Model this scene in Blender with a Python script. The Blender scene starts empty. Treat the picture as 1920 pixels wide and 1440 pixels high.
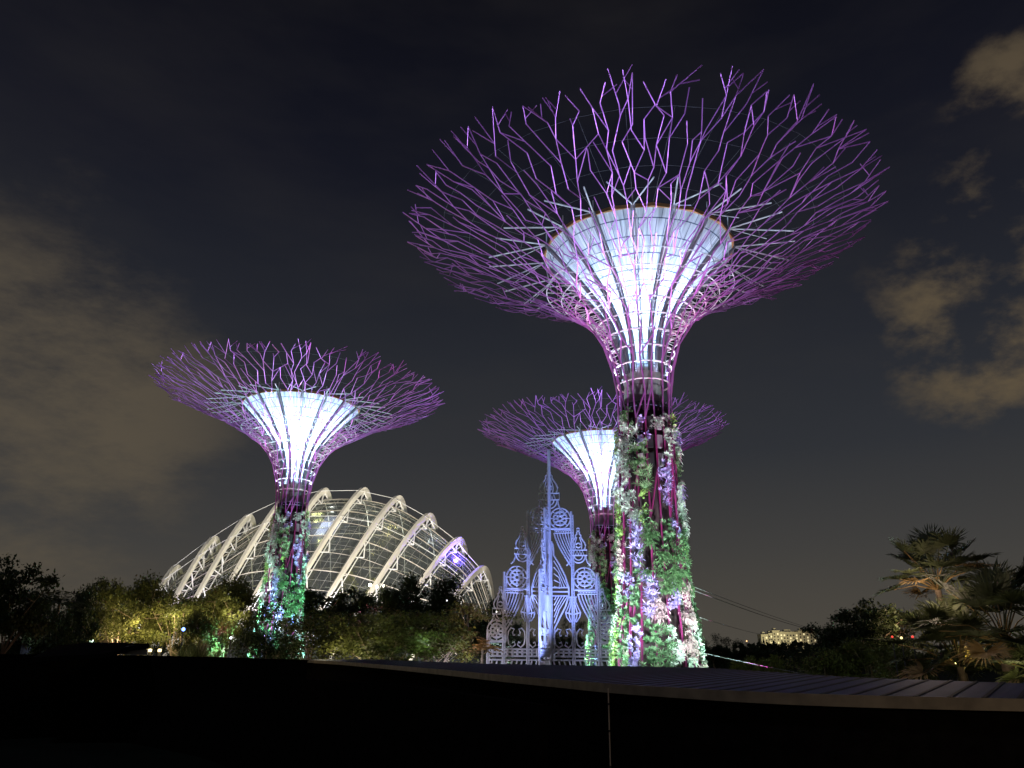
import bpy, math, random
import numpy as np
from mathutils import Vector, Matrix
S = bpy.context.scene
COL = S.collection
R = math.radians
rnd = random.Random(7)
RG = np.random.default_rng(7)
CZ = 5.0                                    # camera height above the garden ground
# ------------------------------------------------------------------ camera
F = 1448.845; PITCH = math.atan(505.0/F); ROLL = 0.010188
cam = bpy.data.cameras.new('camera'); camo = bpy.data.objects.new('camera', cam); COL.objects.link(camo)
cam.sensor_width = 36.0; cam.lens = 36.0*F/1920.0; cam.clip_start = 0.1; cam.clip_end = 6000
Xr = Vector((1, 0, 0)); Uu = Vector((0, -math.sin(PITCH), math.cos(PITCH))); Bk = -Vector((0, math.cos(PITCH), math.sin(PITCH)))
ri = Xr*math.cos(ROLL) + Uu*math.sin(ROLL); up = Uu*math.cos(ROLL) - Xr*math.sin(ROLL)
M = Matrix((ri, up, Bk)).transposed().to_4x4(); M.translation = (0, 0, CZ)
camo.matrix_world = M
S.camera = camo
S.render.resolution_x = 1024; S.render.resolution_y = 768
def ray(px, py):
    A = px-960; B = py-720; c = math.cos(ROLL); s = math.sin(ROLL)
    a = A*c+B*s; b = -A*s+B*c; u = -b/F
    return Vector((a/F, math.cos(PITCH)-u*math.sin(PITCH), math.sin(PITCH)+u*math.cos(PITCH)))
def at(px, py, Y):                           # the world point at forward distance Y on that line of sight
    r = ray(px, py); r = r*(Y/r.y); return Vector((r.x, r.y, r.z+CZ))
def on_z(px, py, z):
    r = ray(px, py); k = (z-CZ)/r.z; return Vector((r.x*k, r.y*k, z))
# ------------------------------------------------------------------ world: night sky over a lit city
W = bpy.data.worlds.new('World'); S.world = W; W.use_nodes = True
nt = W.node_tree; nt.nodes.clear(); N = nt.nodes.new; L = nt.links.new
wo = N('ShaderNodeOutputWorld'); bg = N('ShaderNodeBackground'); L(bg.outputs[0], wo.inputs[0])
tc = N('ShaderNodeTexCoord'); nrm = N('ShaderNodeVectorMath'); nrm.operation = 'NORMALIZE'; L(tc.outputs['Generated'], nrm.inputs[0])
sep = N('ShaderNodeSeparateXYZ'); L(nrm.outputs[0], sep.inputs[0])
def ramp(pts, inp, interp='LINEAR'):
    r = N('ShaderNodeValToRGB'); r.color_ramp.interpolation = interp
    e = r.color_ramp.elements
    while len(e) < len(pts): e.new(0.5)
    for i, (p, c) in enumerate(pts):
        e[i].position = p; e[i].color = (*c, 1) if len(c) == 3 else c
    L(inp, r.inputs[0]); return r
def lin(r, g, b):
    f = lambda v: (v/255/12.92) if v/255 <= .04045 else ((v/255+.055)/1.055)**2.4
    return (f(r), f(g), f(b))
grad = ramp([(0.0, lin(78, 74, 66)), (0.12, lin(62, 61, 60)), (0.24, lin(45, 47, 52)), (0.38, lin(35, 37, 44)), (0.55, lin(20, 21, 31)), (0.72, lin(11, 11, 19)), (1.0, lin(6, 6, 10))], sep.outputs[2])
def mth(op, a, b=None, clamp=False):
    m = N('ShaderNodeMath'); m.operation = op; m.use_clamp = clamp
    for i, v in enumerate((a, b)):
        if v is None: continue
        if isinstance(v, (int, float)): m.inputs[i].default_value = v
        else: L(v, m.inputs[i])
    return m.outputs[0]
def mask(px, py, inner, outer):
    d = ray(px, py).normalized()
    v = N('ShaderNodeVectorMath'); v.operation = 'DOT_PRODUCT'; L(nrm.outputs[0], v.inputs[0]); v.inputs[1].default_value = d
    mr = N('ShaderNodeMapRange'); mr.interpolation_type = 'SMOOTHSTEP'
    mr.inputs[1].default_value = math.cos(R(outer)); mr.inputs[2].default_value = math.cos(R(inner)); L(v.outputs['Value'], mr.inputs[0])
    return mr.outputs[0]
def cloud(scale, rot, stretch, seed, detail=8, rough=.6):
    mp = N('ShaderNodeMapping'); mp.inputs['Location'].default_value = (seed, seed*.3, 0); mp.inputs['Rotation'].default_value = rot; mp.inputs['Scale'].default_value = stretch
    L(nrm.outputs[0], mp.inputs[0]); n = N('ShaderNodeTexNoise'); n.inputs['Scale'].default_value = scale; n.inputs['Detail'].default_value = detail; n.inputs['Roughness'].default_value = rough
    L(mp.outputs[0], n.inputs['Vector']); return n.outputs[0]
n1 = cloud(3.2, (0, R(24), 0), (1, 1, 2.4), 3.1, 14, .66)
n2 = cloud(7.5, (0, R(-22), 0), (1, 1, 1.6), 11.3, 12, .60)
n3 = cloud(2.2, (0, R(28), 0), (1, 1, 3.2), 7.7, 5, .55)
mL = mth('MAXIMUM', mask(40, 790, 4, 17), mth('MULTIPLY', mask(-60, 520, 4, 17), .42))
mRt = mth('MAXIMUM', mth('MAXIMUM', mask(1895, 600, 3, 10.5), mth('MULTIPLY', mask(1960, 400, 2, 9), .95)), mth('MAXIMUM', mth('MULTIPLY', mask(1900, 165, .5, 5), .8), mth('MULTIPLY', mask(1780, 90, .5, 5), .35)))
def cov(mk, n, lo, hi):                     # a ragged cloud edge: coverage mask pushed about by noise
    mr = N('ShaderNodeMapRange'); mr.interpolation_type = 'SMOOTHSTEP'; mr.inputs[1].default_value = lo; mr.inputs[2].default_value = hi
    L(mth('ADD', mk, mth('MULTIPLY', mth('SUBTRACT', n, .5), 3.6)), mr.inputs[0]); return mth('MULTIPLY', mr.outputs[0], mk)
cL = cov(mL, n1, .25, 1.35); cR = cov(mRt, n2, .55, 1.35)
thin = N('ShaderNodeMapRange'); thin.inputs[1].default_value = .42; thin.inputs[2].default_value = .75; L(n3, thin.inputs[0])
def mixc(fac, a, b):
    m = N('ShaderNodeMix'); m.data_type = 'RGBA'; L(fac, m.inputs[0])
    for i, v in ((6, a), (7, b)):
        if isinstance(v, tuple): m.inputs[i].default_value = (*v, 1)
        else: L(v, m.inputs[i])
    return m.outputs[2]
c = mixc(mth('MULTIPLY', thin.outputs[0], .22), grad.outputs[0], lin(58, 55, 52))
c = mixc(mth('MULTIPLY', cL, .80), c, lin(90, 81, 67))
c = mixc(mth('MULTIPLY', cR, .95), c, lin(92, 80, 62))
sky = N('ShaderNodeTexSky'); sky.sky_type = 'NISHITA'; sky.sun_disc = False; sky.sun_elevation = R(1.0); sky.sun_rotation = R(200)
add = N('ShaderNodeMix'); add.data_type = 'RGBA'; add.blend_type = 'ADD'; add.inputs[0].default_value = 0.002
L(c, add.inputs[6]); L(sky.outputs[0], add.inputs[7])
L(add.outputs[2], bg.inputs[0]); bg.inputs[1].default_value = 1.0
def lamp(kind, name, loc, energy, color, **k):
    l = bpy.data.lights.new(name, kind); l.energy = energy; l.color = color
    aim = k.pop('aim', None)
    for a, b in k.items(): setattr(l, a, b)
    o = bpy.data.objects.new(name, l); COL.objects.link(o); o.location = loc
    if aim is not None: o.rotation_euler = (Vector(aim)-Vector(loc)).to_track_quat('-Z', 'Y').to_euler()
    return o
lamp('SUN', 'moon_fill', (0, 0, 60), 0.22, (.60, .70, 1.0), angle=R(6), aim=(14, 22, 0))  # weak blue moonlight, added so the dark roof shows
S.view_settings.view_transform = 'Standard'; S.view_settings.look = 'None'; S.view_settings.exposure = 0; S.view_settings.gamma = 1
S.cycles.use_denoising = True
S.cycles.max_bounces = 5; S.cycles.diffuse_bounces = 2; S.cycles.glossy_bounces = 2; S.cycles.transparent_max_bounces = 12
S.cycles.caustics_reflective = False; S.cycles.caustics_refractive = False
S.cycles.sample_clamp_indirect = 4

# ------------------------------------------------------------------ helpers
def tag(o, label=None, cat=None, group=None, kind=None):
    if label: o['label'] = label
    if cat: o['category'] = cat
    if group: o['group'] = group
    if kind: o['kind'] = kind
    return o
class MB:
    def __init__(s): s.v = []; s.f = []; s.n = 0
    def add(s, v, f):
        v = np.asarray(v, float).reshape(-1, 3)
        s.v.append(v); s.f.append(f + s.n if isinstance(f, np.ndarray) else [[int(i)+s.n for i in t] for t in f]); s.n += len(v)
    def poly(s, pts, r, n=6, closed=False, cap=True):
        P = np.array([tuple(p) for p in pts], float); m = len(P)
        rr = np.full(m, r, float) if np.isscalar(r) else np.array(r, float)
        T = np.gradient(P, axis=0) if not closed else (np.roll(P, -1, 0)-np.roll(P, 1, 0))
        T /= np.linalg.norm(T, axis=1)[:, None]+1e-12
        ref = np.array([0, 0, 1.]) if abs(T[:, 2]).mean() < .9 else np.array([1., 0, 0])
        A = np.cross(T, ref); A /= np.linalg.norm(A, axis=1)[:, None]+1e-9
        B = np.cross(T, A)
        a = np.arange(n)*2*math.pi/n
        V = P[:, None]+rr[:, None, None]*(A[:, None]*np.cos(a)[None, :, None]+B[:, None]*np.sin(a)[None, :, None])
        i = np.arange(m if closed else m-1)[:, None]; j = np.arange(n)[None]
        i2 = (i+1) % m; j2 = (j+1) % n
        q = np.stack([i*n+j, i*n+j2, i2*n+j2, i2*n+j], -1).reshape(-1, 4)
        s.add(V, q)
        if cap and not closed:
            b = s.n-m*n
            s.f.append([list(range(b, b+n))[::-1]]); s.f.append([list(range(b+(m-1)*n, b+m*n))])
    def box(s, lo, hi, M_=None):
        (x0, y0, z0), (x1, y1, z1) = lo, hi
        v = np.array([(x, y, z) for z in (z0, z1) for x, y in ((x0, y0), (x1, y0), (x1, y1), (x0, y1))], float)
        if M_ is not None: v = np.array([tuple(M_ @ Vector(p)) for p in v])
        s.add(v, [(3, 2, 1, 0), (4, 5, 6, 7), (0, 1, 5, 4), (1, 2, 6, 5), (2, 3, 7, 6), (3, 0, 4, 7)])
    def lathe(s, prof, n=48, a0=0, a1=2*math.pi):
        full = abs(a1-a0-2*math.pi) < 1e-6
        a = a0+(a1-a0)*np.arange(n if full else n+1)/n; k = len(a)
        V = np.array([[(r*math.cos(t), r*math.sin(t), z) for t in a] for r, z in prof])
        i = np.arange(len(prof)-1)[:, None]; j = np.arange(n)[None]; j2 = (j+1) % k
        s.add(V, np.stack([i*k+j, i*k+j2, (i+1)*k+j2, (i+1)*k+j], -1).reshape(-1, 4))
    def leaves(s, P, D, Nn, ln, w):          # leaf diamonds: base P, direction D, normal N
        P = np.asarray(P); D = D/np.linalg.norm(D, axis=1)[:, None]
        Sd = np.cross(D, Nn); Sd /= np.linalg.norm(Sd, axis=1)[:, None]+1e-9
        ln = np.asarray(ln)[:, None]; w = np.asarray(w)[:, None]
        V = np.stack([P, P+D*ln*.45+Sd*w, P+D*ln, P+D*ln*.45-Sd*w], 1)
        m = len(P); s.add(V, (np.arange(m)*4)[:, None]+np.arange(4)[None])
    def build(s, name, mat, parent=None, smooth=False, loc=None):
        me = bpy.data.meshes.new(name)
        faces = []
        for f in s.f: faces.extend(f.tolist() if isinstance(f, np.ndarray) else f)
        V = np.concatenate(s.v) if s.v else np.zeros((0, 3))
        me.from_pydata(V.tolist(), [], faces); me.materials.append(mat)
        if smooth: me.polygons.foreach_set('use_smooth', [True]*len(me.polygons))
        o = bpy.data.objects.new(name, me); COL.objects.link(o)
        if parent: o.parent = parent
        if loc is not None: o.location = loc
        return o
def empty(name, loc=(0, 0, 0), rz=0):
    o = bpy.data.objects.new(name, None); COL.objects.link(o); o.location = loc; o.rotation_euler = (0, 0, rz); o.empty_display_size = .5
    return o
def kids(o, allo=None): return [c for c in bpy.data.objects if c.parent == o]
def copy_tree(o, loc, rz=0, sc=1.0):
    r = o.copy(); COL.objects.link(r); r.location = loc; r.rotation_euler = (0, 0, rz); r.scale = (sc, sc, sc)
    for ch in kids(o):
        c_ = ch.copy(); COL.objects.link(c_); c_.parent = r
        for g in kids(ch):
            d = g.copy(); COL.objects.link(d); d.parent = c_
    return r
# ------------------------------------------------------------------ materials
def mat(name, col, rough=.6, metal=0, var=.25, scale=2.0, spec=.5, emit=None, es=0, trans=0, bump=0):
    m = bpy.data.materials.new(name); m.use_nodes = True; t = m.node_tree; b = t.nodes['Principled BSDF']
    tcn = t.nodes.new('ShaderNodeTexCoord'); no = t.nodes.new('ShaderNodeTexNoise'); no.inputs['Scale'].default_value = scale; no.inputs['Detail'].default_value = 5
    t.links.new(tcn.outputs['Object'], no.inputs['Vector'])
    mx = t.nodes.new('ShaderNodeMix'); mx.data_type = 'RGBA'
    mr = t.nodes.new('ShaderNodeMapRange'); mr.inputs[1].default_value = .3; mr.inputs[2].default_value = .7; t.links.new(no.outputs[0], mr.inputs[0])
    t.links.new(mr.outputs[0], mx.inputs[0])
    mx.inputs[6].default_value = (*[max(0, x*(1-var)) for x in col], 1); mx.inputs[7].default_value = (*[min(1, x*(1+var)) for x in col], 1)
    t.links.new(mx.outputs[2], b.inputs['Base Color'])
    b.inputs['Roughness'].default_value = rough; b.inputs['Metallic'].default_value = metal; b.inputs['Specular IOR Level'].default_value = spec
    if emit: b.inputs['Emission Color'].default_value = (*emit, 1); b.inputs['Emission Strength'].default_value = es
    if bump:
        bp = t.nodes.new('ShaderNodeBump'); bp.inputs['Strength'].default_value = bump; t.links.new(no.outputs[0], bp.inputs['Height']); t.links.new(bp.outputs[0], b.inputs['Normal'])
    if trans:
        tr = t.nodes.new('ShaderNodeBsdfTranslucent'); t.links.new(mx.outputs[2], tr.inputs[0]); ms = t.nodes.new('ShaderNodeMixShader'); ms.inputs[0].default_value = trans
        t.links.new(b.outputs[0], ms.inputs[1]); t.links.new(tr.outputs[0], ms.inputs[2]); t.links.new(ms.outputs[0], t.nodes['Material Output'].inputs[0])
    return m
M_lat = mat('magenta_steel', (.50, .17, .56), .38, .5, .12, 1.5, .5)
M_white = mat('white_steel', (.75, .76, .78), .45, 0, .08)
M_hoop = mat('hoop_steel', (.48, .48, .52), .5)
M_stem = mat('deep_magenta_steel', (.22, .02, .12), .5, .2, .2)
M_core = mat('core_concrete', (.045, .022, .03), .8, 0, .35, 1.2)
M_band = mat('grey_band', (.30, .26, .31), .7, 0, .2, 1.5)
M_dark = mat('dark_metal', (.02, .018, .022), .6)
M_rib = mat('grey_column', (.15, .15, .18), .55, 0, .2, 1.0)
M_ring = mat('rust_orange_beam', (.30, .15, .05), .6, 0, .3, 2.0)
M_cable = mat('cable_steel', (.16, .16, .18), .5)
def cup_material():
    m = bpy.data.materials.new('cup_panel'); m.use_nodes = True; t = m.node_tree; b = t.nodes['Principled BSDF']
    uv = t.nodes.new('ShaderNodeTexCoord'); sp = t.nodes.new('ShaderNodeSeparateXYZ'); t.links.new(uv.outputs['Object'], sp.inputs[0])
    at2 = t.nodes.new('ShaderNodeMath'); at2.operation = 'ARCTAN2'; t.links.new(sp.outputs[1], at2.inputs[0]); t.links.new(sp.outputs[0], at2.inputs[1])
    cb = t.nodes.new('ShaderNodeCombineXYZ'); t.links.new(at2.outputs[0], cb.inputs[0]); t.links.new(sp.outputs[2], cb.inputs[1])
    # vertical streaks: noise much finer around than along
    mp = t.nodes.new('ShaderNodeMapping'); mp.inputs['Scale'].default_value = (14, .35, 1); t.links.new(cb.outputs[0], mp.inputs[0])
    no = t.nodes.new('ShaderNodeTexNoise'); no.inputs['Scale'].default_value = 1.6; no.inputs['Detail'].default_value = 6; t.links.new(mp.outputs[0], no.inputs['Vector'])
    mr = t.nodes.new('ShaderNodeMapRange'); mr.inputs[1].default_value = .35; mr.inputs[2].default_value = .65; mr.inputs[3].default_value = .38; mr.inputs[4].default_value = .82; t.links.new(no.outputs[0], mr.inputs[0])
    # panel seams
    mp2 = t.nodes.new('ShaderNodeMapping'); mp2.inputs['Scale'].default_value = (64/(2*math.pi)*1.0, 1.35, 1); t.links.new(cb.outputs[0], mp2.inputs[0])
    br = t.nodes.new('ShaderNodeTexBrick'); br.offset = .5; br.inputs['Color1'].default_value = (1, 1, 1, 1); br.inputs['Color2'].default_value = (.82, .84, .88, 1); br.inputs['Mortar'].default_value = (.16, .18, .26, 1)
    br.inputs['Scale'].default_value = 1; br.inputs['Mortar Size'].default_value = .035; br.inputs['Brick Width'].default_value = 1.0; br.inputs['Row Height'].default_value = 1.0
    t.links.new(mp2.outputs[0], br.inputs['Vector'])
    mu = t.nodes.new('ShaderNodeMix'); mu.data_type = 'RGBA'; mu.blend_type = 'MULTIPLY'; mu.inputs[0].default_value = 1
    cc = t.nodes.new('ShaderNodeCombineColor')
    for i in range(3): t.links.new(mr.outputs[0], cc.inputs[i])
    t.links.new(cc.outputs[0], mu.inputs[6]); t.links.new(br.outputs[0], mu.inputs[7]); t.links.new(mu.outputs[2], b.inputs['Base Color'])
    b.inputs['Roughness'].default_value = .55
    tr = t.nodes.new('ShaderNodeBsdfTranslucent'); t.links.new(mu.outputs[2], tr.inputs[0]); ms = t.nodes.new('ShaderNodeMixShader'); ms.inputs[0].default_value = .6
    t.links.new(b.outputs[0], ms.inputs[1]); t.links.new(tr.outputs[0], ms.inputs[2]); t.links.new(ms.outputs[0], t.nodes['Material Output'].inputs[0])
    return m
M_cup = cup_material()
G = dict(green=mat('leaf_green', (.15, .28, .13), .45, 0, .5, 5, .4, trans=.2), lime=mat('leaf_lime', (.26, .42, .12), .45, 0, .45, 5, .4, trans=.2),
         silver=mat('leaf_silver', (.50, .62, .54), .5, 0, .4, 6, .4, trans=.15), purple=mat('leaf_purple', (.34, .27, .62), .5, 0, .45, 6, .4, trans=.15),
         pink=mat('leaf_pink', (.60, .44, .46), .5, 0, .5, 7, .4, trans=.15), deep=mat('leaf_deep', (.06, .14, .06), .5, 0, .5, 5, .4, trans=.15))

# ------------------------------------------------------------------ the steel tree towers
PROF = [(-5, 2.75), (-1, 2.35), (2, 2.0), (5, 1.78), (9, 1.66), (13, 1.58), (15, 1.62), (16.5, 1.85), (18, 2.25), (19.5, 3.05), (20.5, 4.0), (21.5, 5.5), (22.5, 7.15), (23.5, 9.0), (24.6, 11.3), (26, 15.0)]
pz = np.array([p[0] for p in PROF], float); pr_ = np.array([p[1] for p in PROF], float)
fz = np.linspace(-5, 26, 900); fr = np.interp(fz, pz, pr_)
kk = np.ones(31)/31; fr_s = np.convolve(np.pad(fr, 15, 'edge'), kk, 'valid'); fr_s[-16:] = fr[-16:]; fr = fr_s
arc = np.concatenate([[0], np.cumsum(np.hypot(np.diff(fz), np.diff(fr)))])
SMAX = arc[-1]
def sp_(s, a, dz=0, dr=0):
    if s > SMAX:                             # past the rim: carry on along the last slope
        e = s-SMAX; z = fz[-1]+e*.33; r = fr[-1]+e*.94
    else: z = np.interp(s, arc, fz); r = np.interp(s, arc, fr)
    return np.array([(r+dr)*math.cos(a), (r+dr)*math.sin(a), z+CZ+dz])
def s_of_z(z): return float(np.interp(z, fz, arc))
def r_of_s(s): return float(np.interp(s, arc, fr))
def r_of_z(z): return float(np.interp(z, fz, fr))
NB = 18
def grow(seed):
    q = random.Random(seed)
    segs = [[] for _ in range(NB)]; stems = [[] for _ in range(NB)]
    for i in range(NB):                      # the stems down the trunk, braced to a neighbour now and then
        a = 2*math.pi*i/NB; zs = [-5, -2, 1, 4, 7, 10, 13]
        for z0, z1 in zip(zs[:-1], zs[1:]):
            stems[i].append((sp_(s_of_z(z0), a), sp_(s_of_z(z1), a), .055))
            if q.random() < .3: stems[i].append((sp_(s_of_z(z0), a), sp_(s_of_z(z1), a+2*math.pi/NB), .05))
    lev = [13, 14.9, 16.6, 18.2, 19.6]; S_ = [s_of_z(z) for z in lev]
    while S_[-1] < SMAX-.9: S_.append(S_[-1]+q.uniform(1.05, 1.35))
    while SMAX-.15-S_[-1] < 1.0: S_.pop()
    S_.append(SMAX-.15)
    tips = [dict(a=2*math.pi*i/NB, s=S_[0], p=sp_(S_[0], 2*math.pi*i/NB), o=i, g=1) for i in range(NB)]
    for k in range(1, len(S_)):
        s = S_[k]; r = r_of_s(s); end = k == len(S_)-1
        want = int(np.interp(r, [1.7, 2.0, 2.8, 4.5, 7, 10, 13, 15], [18, 20, 26, 42, 74, 104, 126, 136]))
        m = len(tips); gap = [((tips[(i+1) % m]['a']-tips[i-1]['a']) % (2*math.pi)) for i in range(m)]
        order = sorted(range(m), key=lambda i: -gap[i]*q.uniform(.6, 1.4)); sp_set = set(order[:max(0, want-m)])
        new = []
        for i, t in enumerate(tips):
            if i in sp_set:
                g_ = gap[i]*.5*.42
                new += [dict(a=t['a']-g_*q.uniform(.5, 1), par=t), dict(a=t['a']+g_*q.uniform(.5, 1), par=t)]
            else: new.append(dict(a=t['a'], par=t))
        n = len(new); base = 2*math.pi/n
        A = [t['a'] for t in new]
        for _ in range(4):
            B = []
            for i in range(n):
                lo = A[i-1]-(2*math.pi if i == 0 else 0); hi = A[(i+1) % n]+(2*math.pi if i == n-1 else 0); B.append(.5*A[i]+.25*(lo+hi))
            A = B
        for i, t in enumerate(new):
            t['g'] = -t['par']['g'] if q.random() < .7 else q.choice((-1, 1)); t['a'] = A[i]+base*t['g']*q.uniform(.12, .58)*(1 if r > 2.6 else .5); t['s'] = s+q.uniform(-.5, .5)*(1 if r > 3 else .5); t['o'] = t['par']['o']
            if end: t['s'] = s+q.uniform(-.55, .45)
            t['p'] = sp_(t['s'], t['a'], dz=(q.gauss(0, .09) if r > 4 else 0)+(q.uniform(0, .3) if end else 0))
        rad = .050 if r < 3 else (.036 if r < 8 else .029)
        drop = set()
        for i, t in enumerate(new):
            P = t['par']['p']
            if r > 4 and q.random() < .08 and not end:      # a free-standing stub that stops short
                e = P+(t['p']-P)*q.uniform(.6, .95)+np.array([0, 0, q.uniform(.1, .45)]); segs[t['o']].append((P, e, rad)); drop.add(i)
                continue
            segs[t['o']].append((P, t['p'], rad))
            if q.random() < (.30 if r < 6 else .42):        # a slanting link to the next branch
                j = (i+q.choice((-1, 1))) % n
                if j not in drop and np.linalg.norm(new[j]['p']-P) < 2.6: segs[t['o']].append((P, new[j]['p'], rad))
            if end and q.random() < .5:
                d = t['p']-P; d2 = np.array([d[0]*math.cos(1)-d[1]*math.sin(1)*q.choice((-1, 1)), d[1]*math.cos(1)+d[0]*math.sin(1), d[2]+.2])
                segs[t['o']].append((P+d*.3, P+d*.3+d2*q.uniform(.5, .8), rad))
        tips = [t for i, t in enumerate(new) if i not in drop]
        tips.sort(key=lambda t: t['a'])
    return segs, stems
def patch_mesh(a, z0, z1, wid, style, q):
    mb = MB(); g = np.random.default_rng(q.randrange(1 << 30))
    area = wid*(z1-z0)
    def cyl(u, z, off):
        r = np.interp(z, fz, fr)+off-.02; aa = a+u/np.maximum(r, .5)
        P = np.stack([r*np.cos(aa), r*np.sin(aa), z+CZ], 1); O = np.stack([np.cos(aa), np.sin(aa), 0*aa], 1); T_ = np.stack([-np.sin(aa), np.cos(aa), 0*aa], 1)
        return P, O, T_
    def clump(m, sg):
        kc = max(3, int(area*5.5)); cu = g.uniform(-wid/2, wid/2, kc); cz_ = g.uniform(z0, z1, kc); w_ = g.integers(0, kc, m)
        return np.clip(cu[w_]+g.normal(0, sg, m), -wid*.6, wid*.6), cz_[w_]+g.normal(0, sg*1.3, m)
    if style in ('rosette', 'spiky'):
        m = int(area*(17 if style == 'rosette' else 14)); k = 11
        u = g.uniform(-wid/2, wid/2, m).repeat(k); z = g.uniform(z0, z1, m).repeat(k); off = g.uniform(.0, .22, m).repeat(k)
        P, O, T_ = cyl(u, z, off); th = np.tile(np.arange(k)*2*math.pi/k, m)+g.uniform(0, .5, m*k)
        D = O*g.uniform(.4, 1.0, m*k)[:, None]+T_*np.cos(th)[:, None]+np.array([0, 0, 1])*np.sin(th)[:, None]
        ln = g.uniform(.16, .30, m*k)*(1 if style == 'rosette' else 1.5); mb.leaves(P, D, O+g.normal(0, .3, (m*k, 3)), ln, ln*(.16 if style == 'rosette' else .07))
    elif style == 'fern':
        m = int(area*46); u, z = clump(m, .12); P, O, T_ = cyl(u, z, g.uniform(.0, .2, m))
        k = 3; P = P.repeat(k, 0); O = O.repeat(k, 0); T_ = T_.repeat(k, 0)
        D = O*g.uniform(.5, 1, m*k)[:, None]+T_*g.normal(0, .7, m*k)[:, None]+np.array([0, 0, 1])*g.uniform(-.6, .7, m*k)[:, None]
        ln = g.uniform(.16, .34, m*k); mb.leaves(P, D, np.array([0, 0, 1])+g.normal(0, .4, (m*k, 3)), ln, ln*.17)
        D2 = D/np.linalg.norm(D, axis=1)[:, None]; E = P+D2*(ln*.85)[:, None]; D3 = D2+np.array([0, 0, -1.3]); mb.leaves(E, D3, O+g.normal(0, .3, O.shape), ln*.8, ln*.14)
    else:
        m = int(area*200); u, z = clump(m, .10); P, O, T_ = cyl(u, z, g.uniform(0, .34, m)*(1-abs(u/wid)))
        D = O*g.uniform(-.2, .9, m)[:, None]+T_*g.normal(0, .8, m)[:, None]+np.array([0, 0, 1])*g.normal(-.3, .7, m)[:, None]
        ln = g.uniform(.09, .19, m); mb.leaves(P, D, O+g.normal(0, .5, (m, 3)), ln, ln*.36)
    return mb
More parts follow.
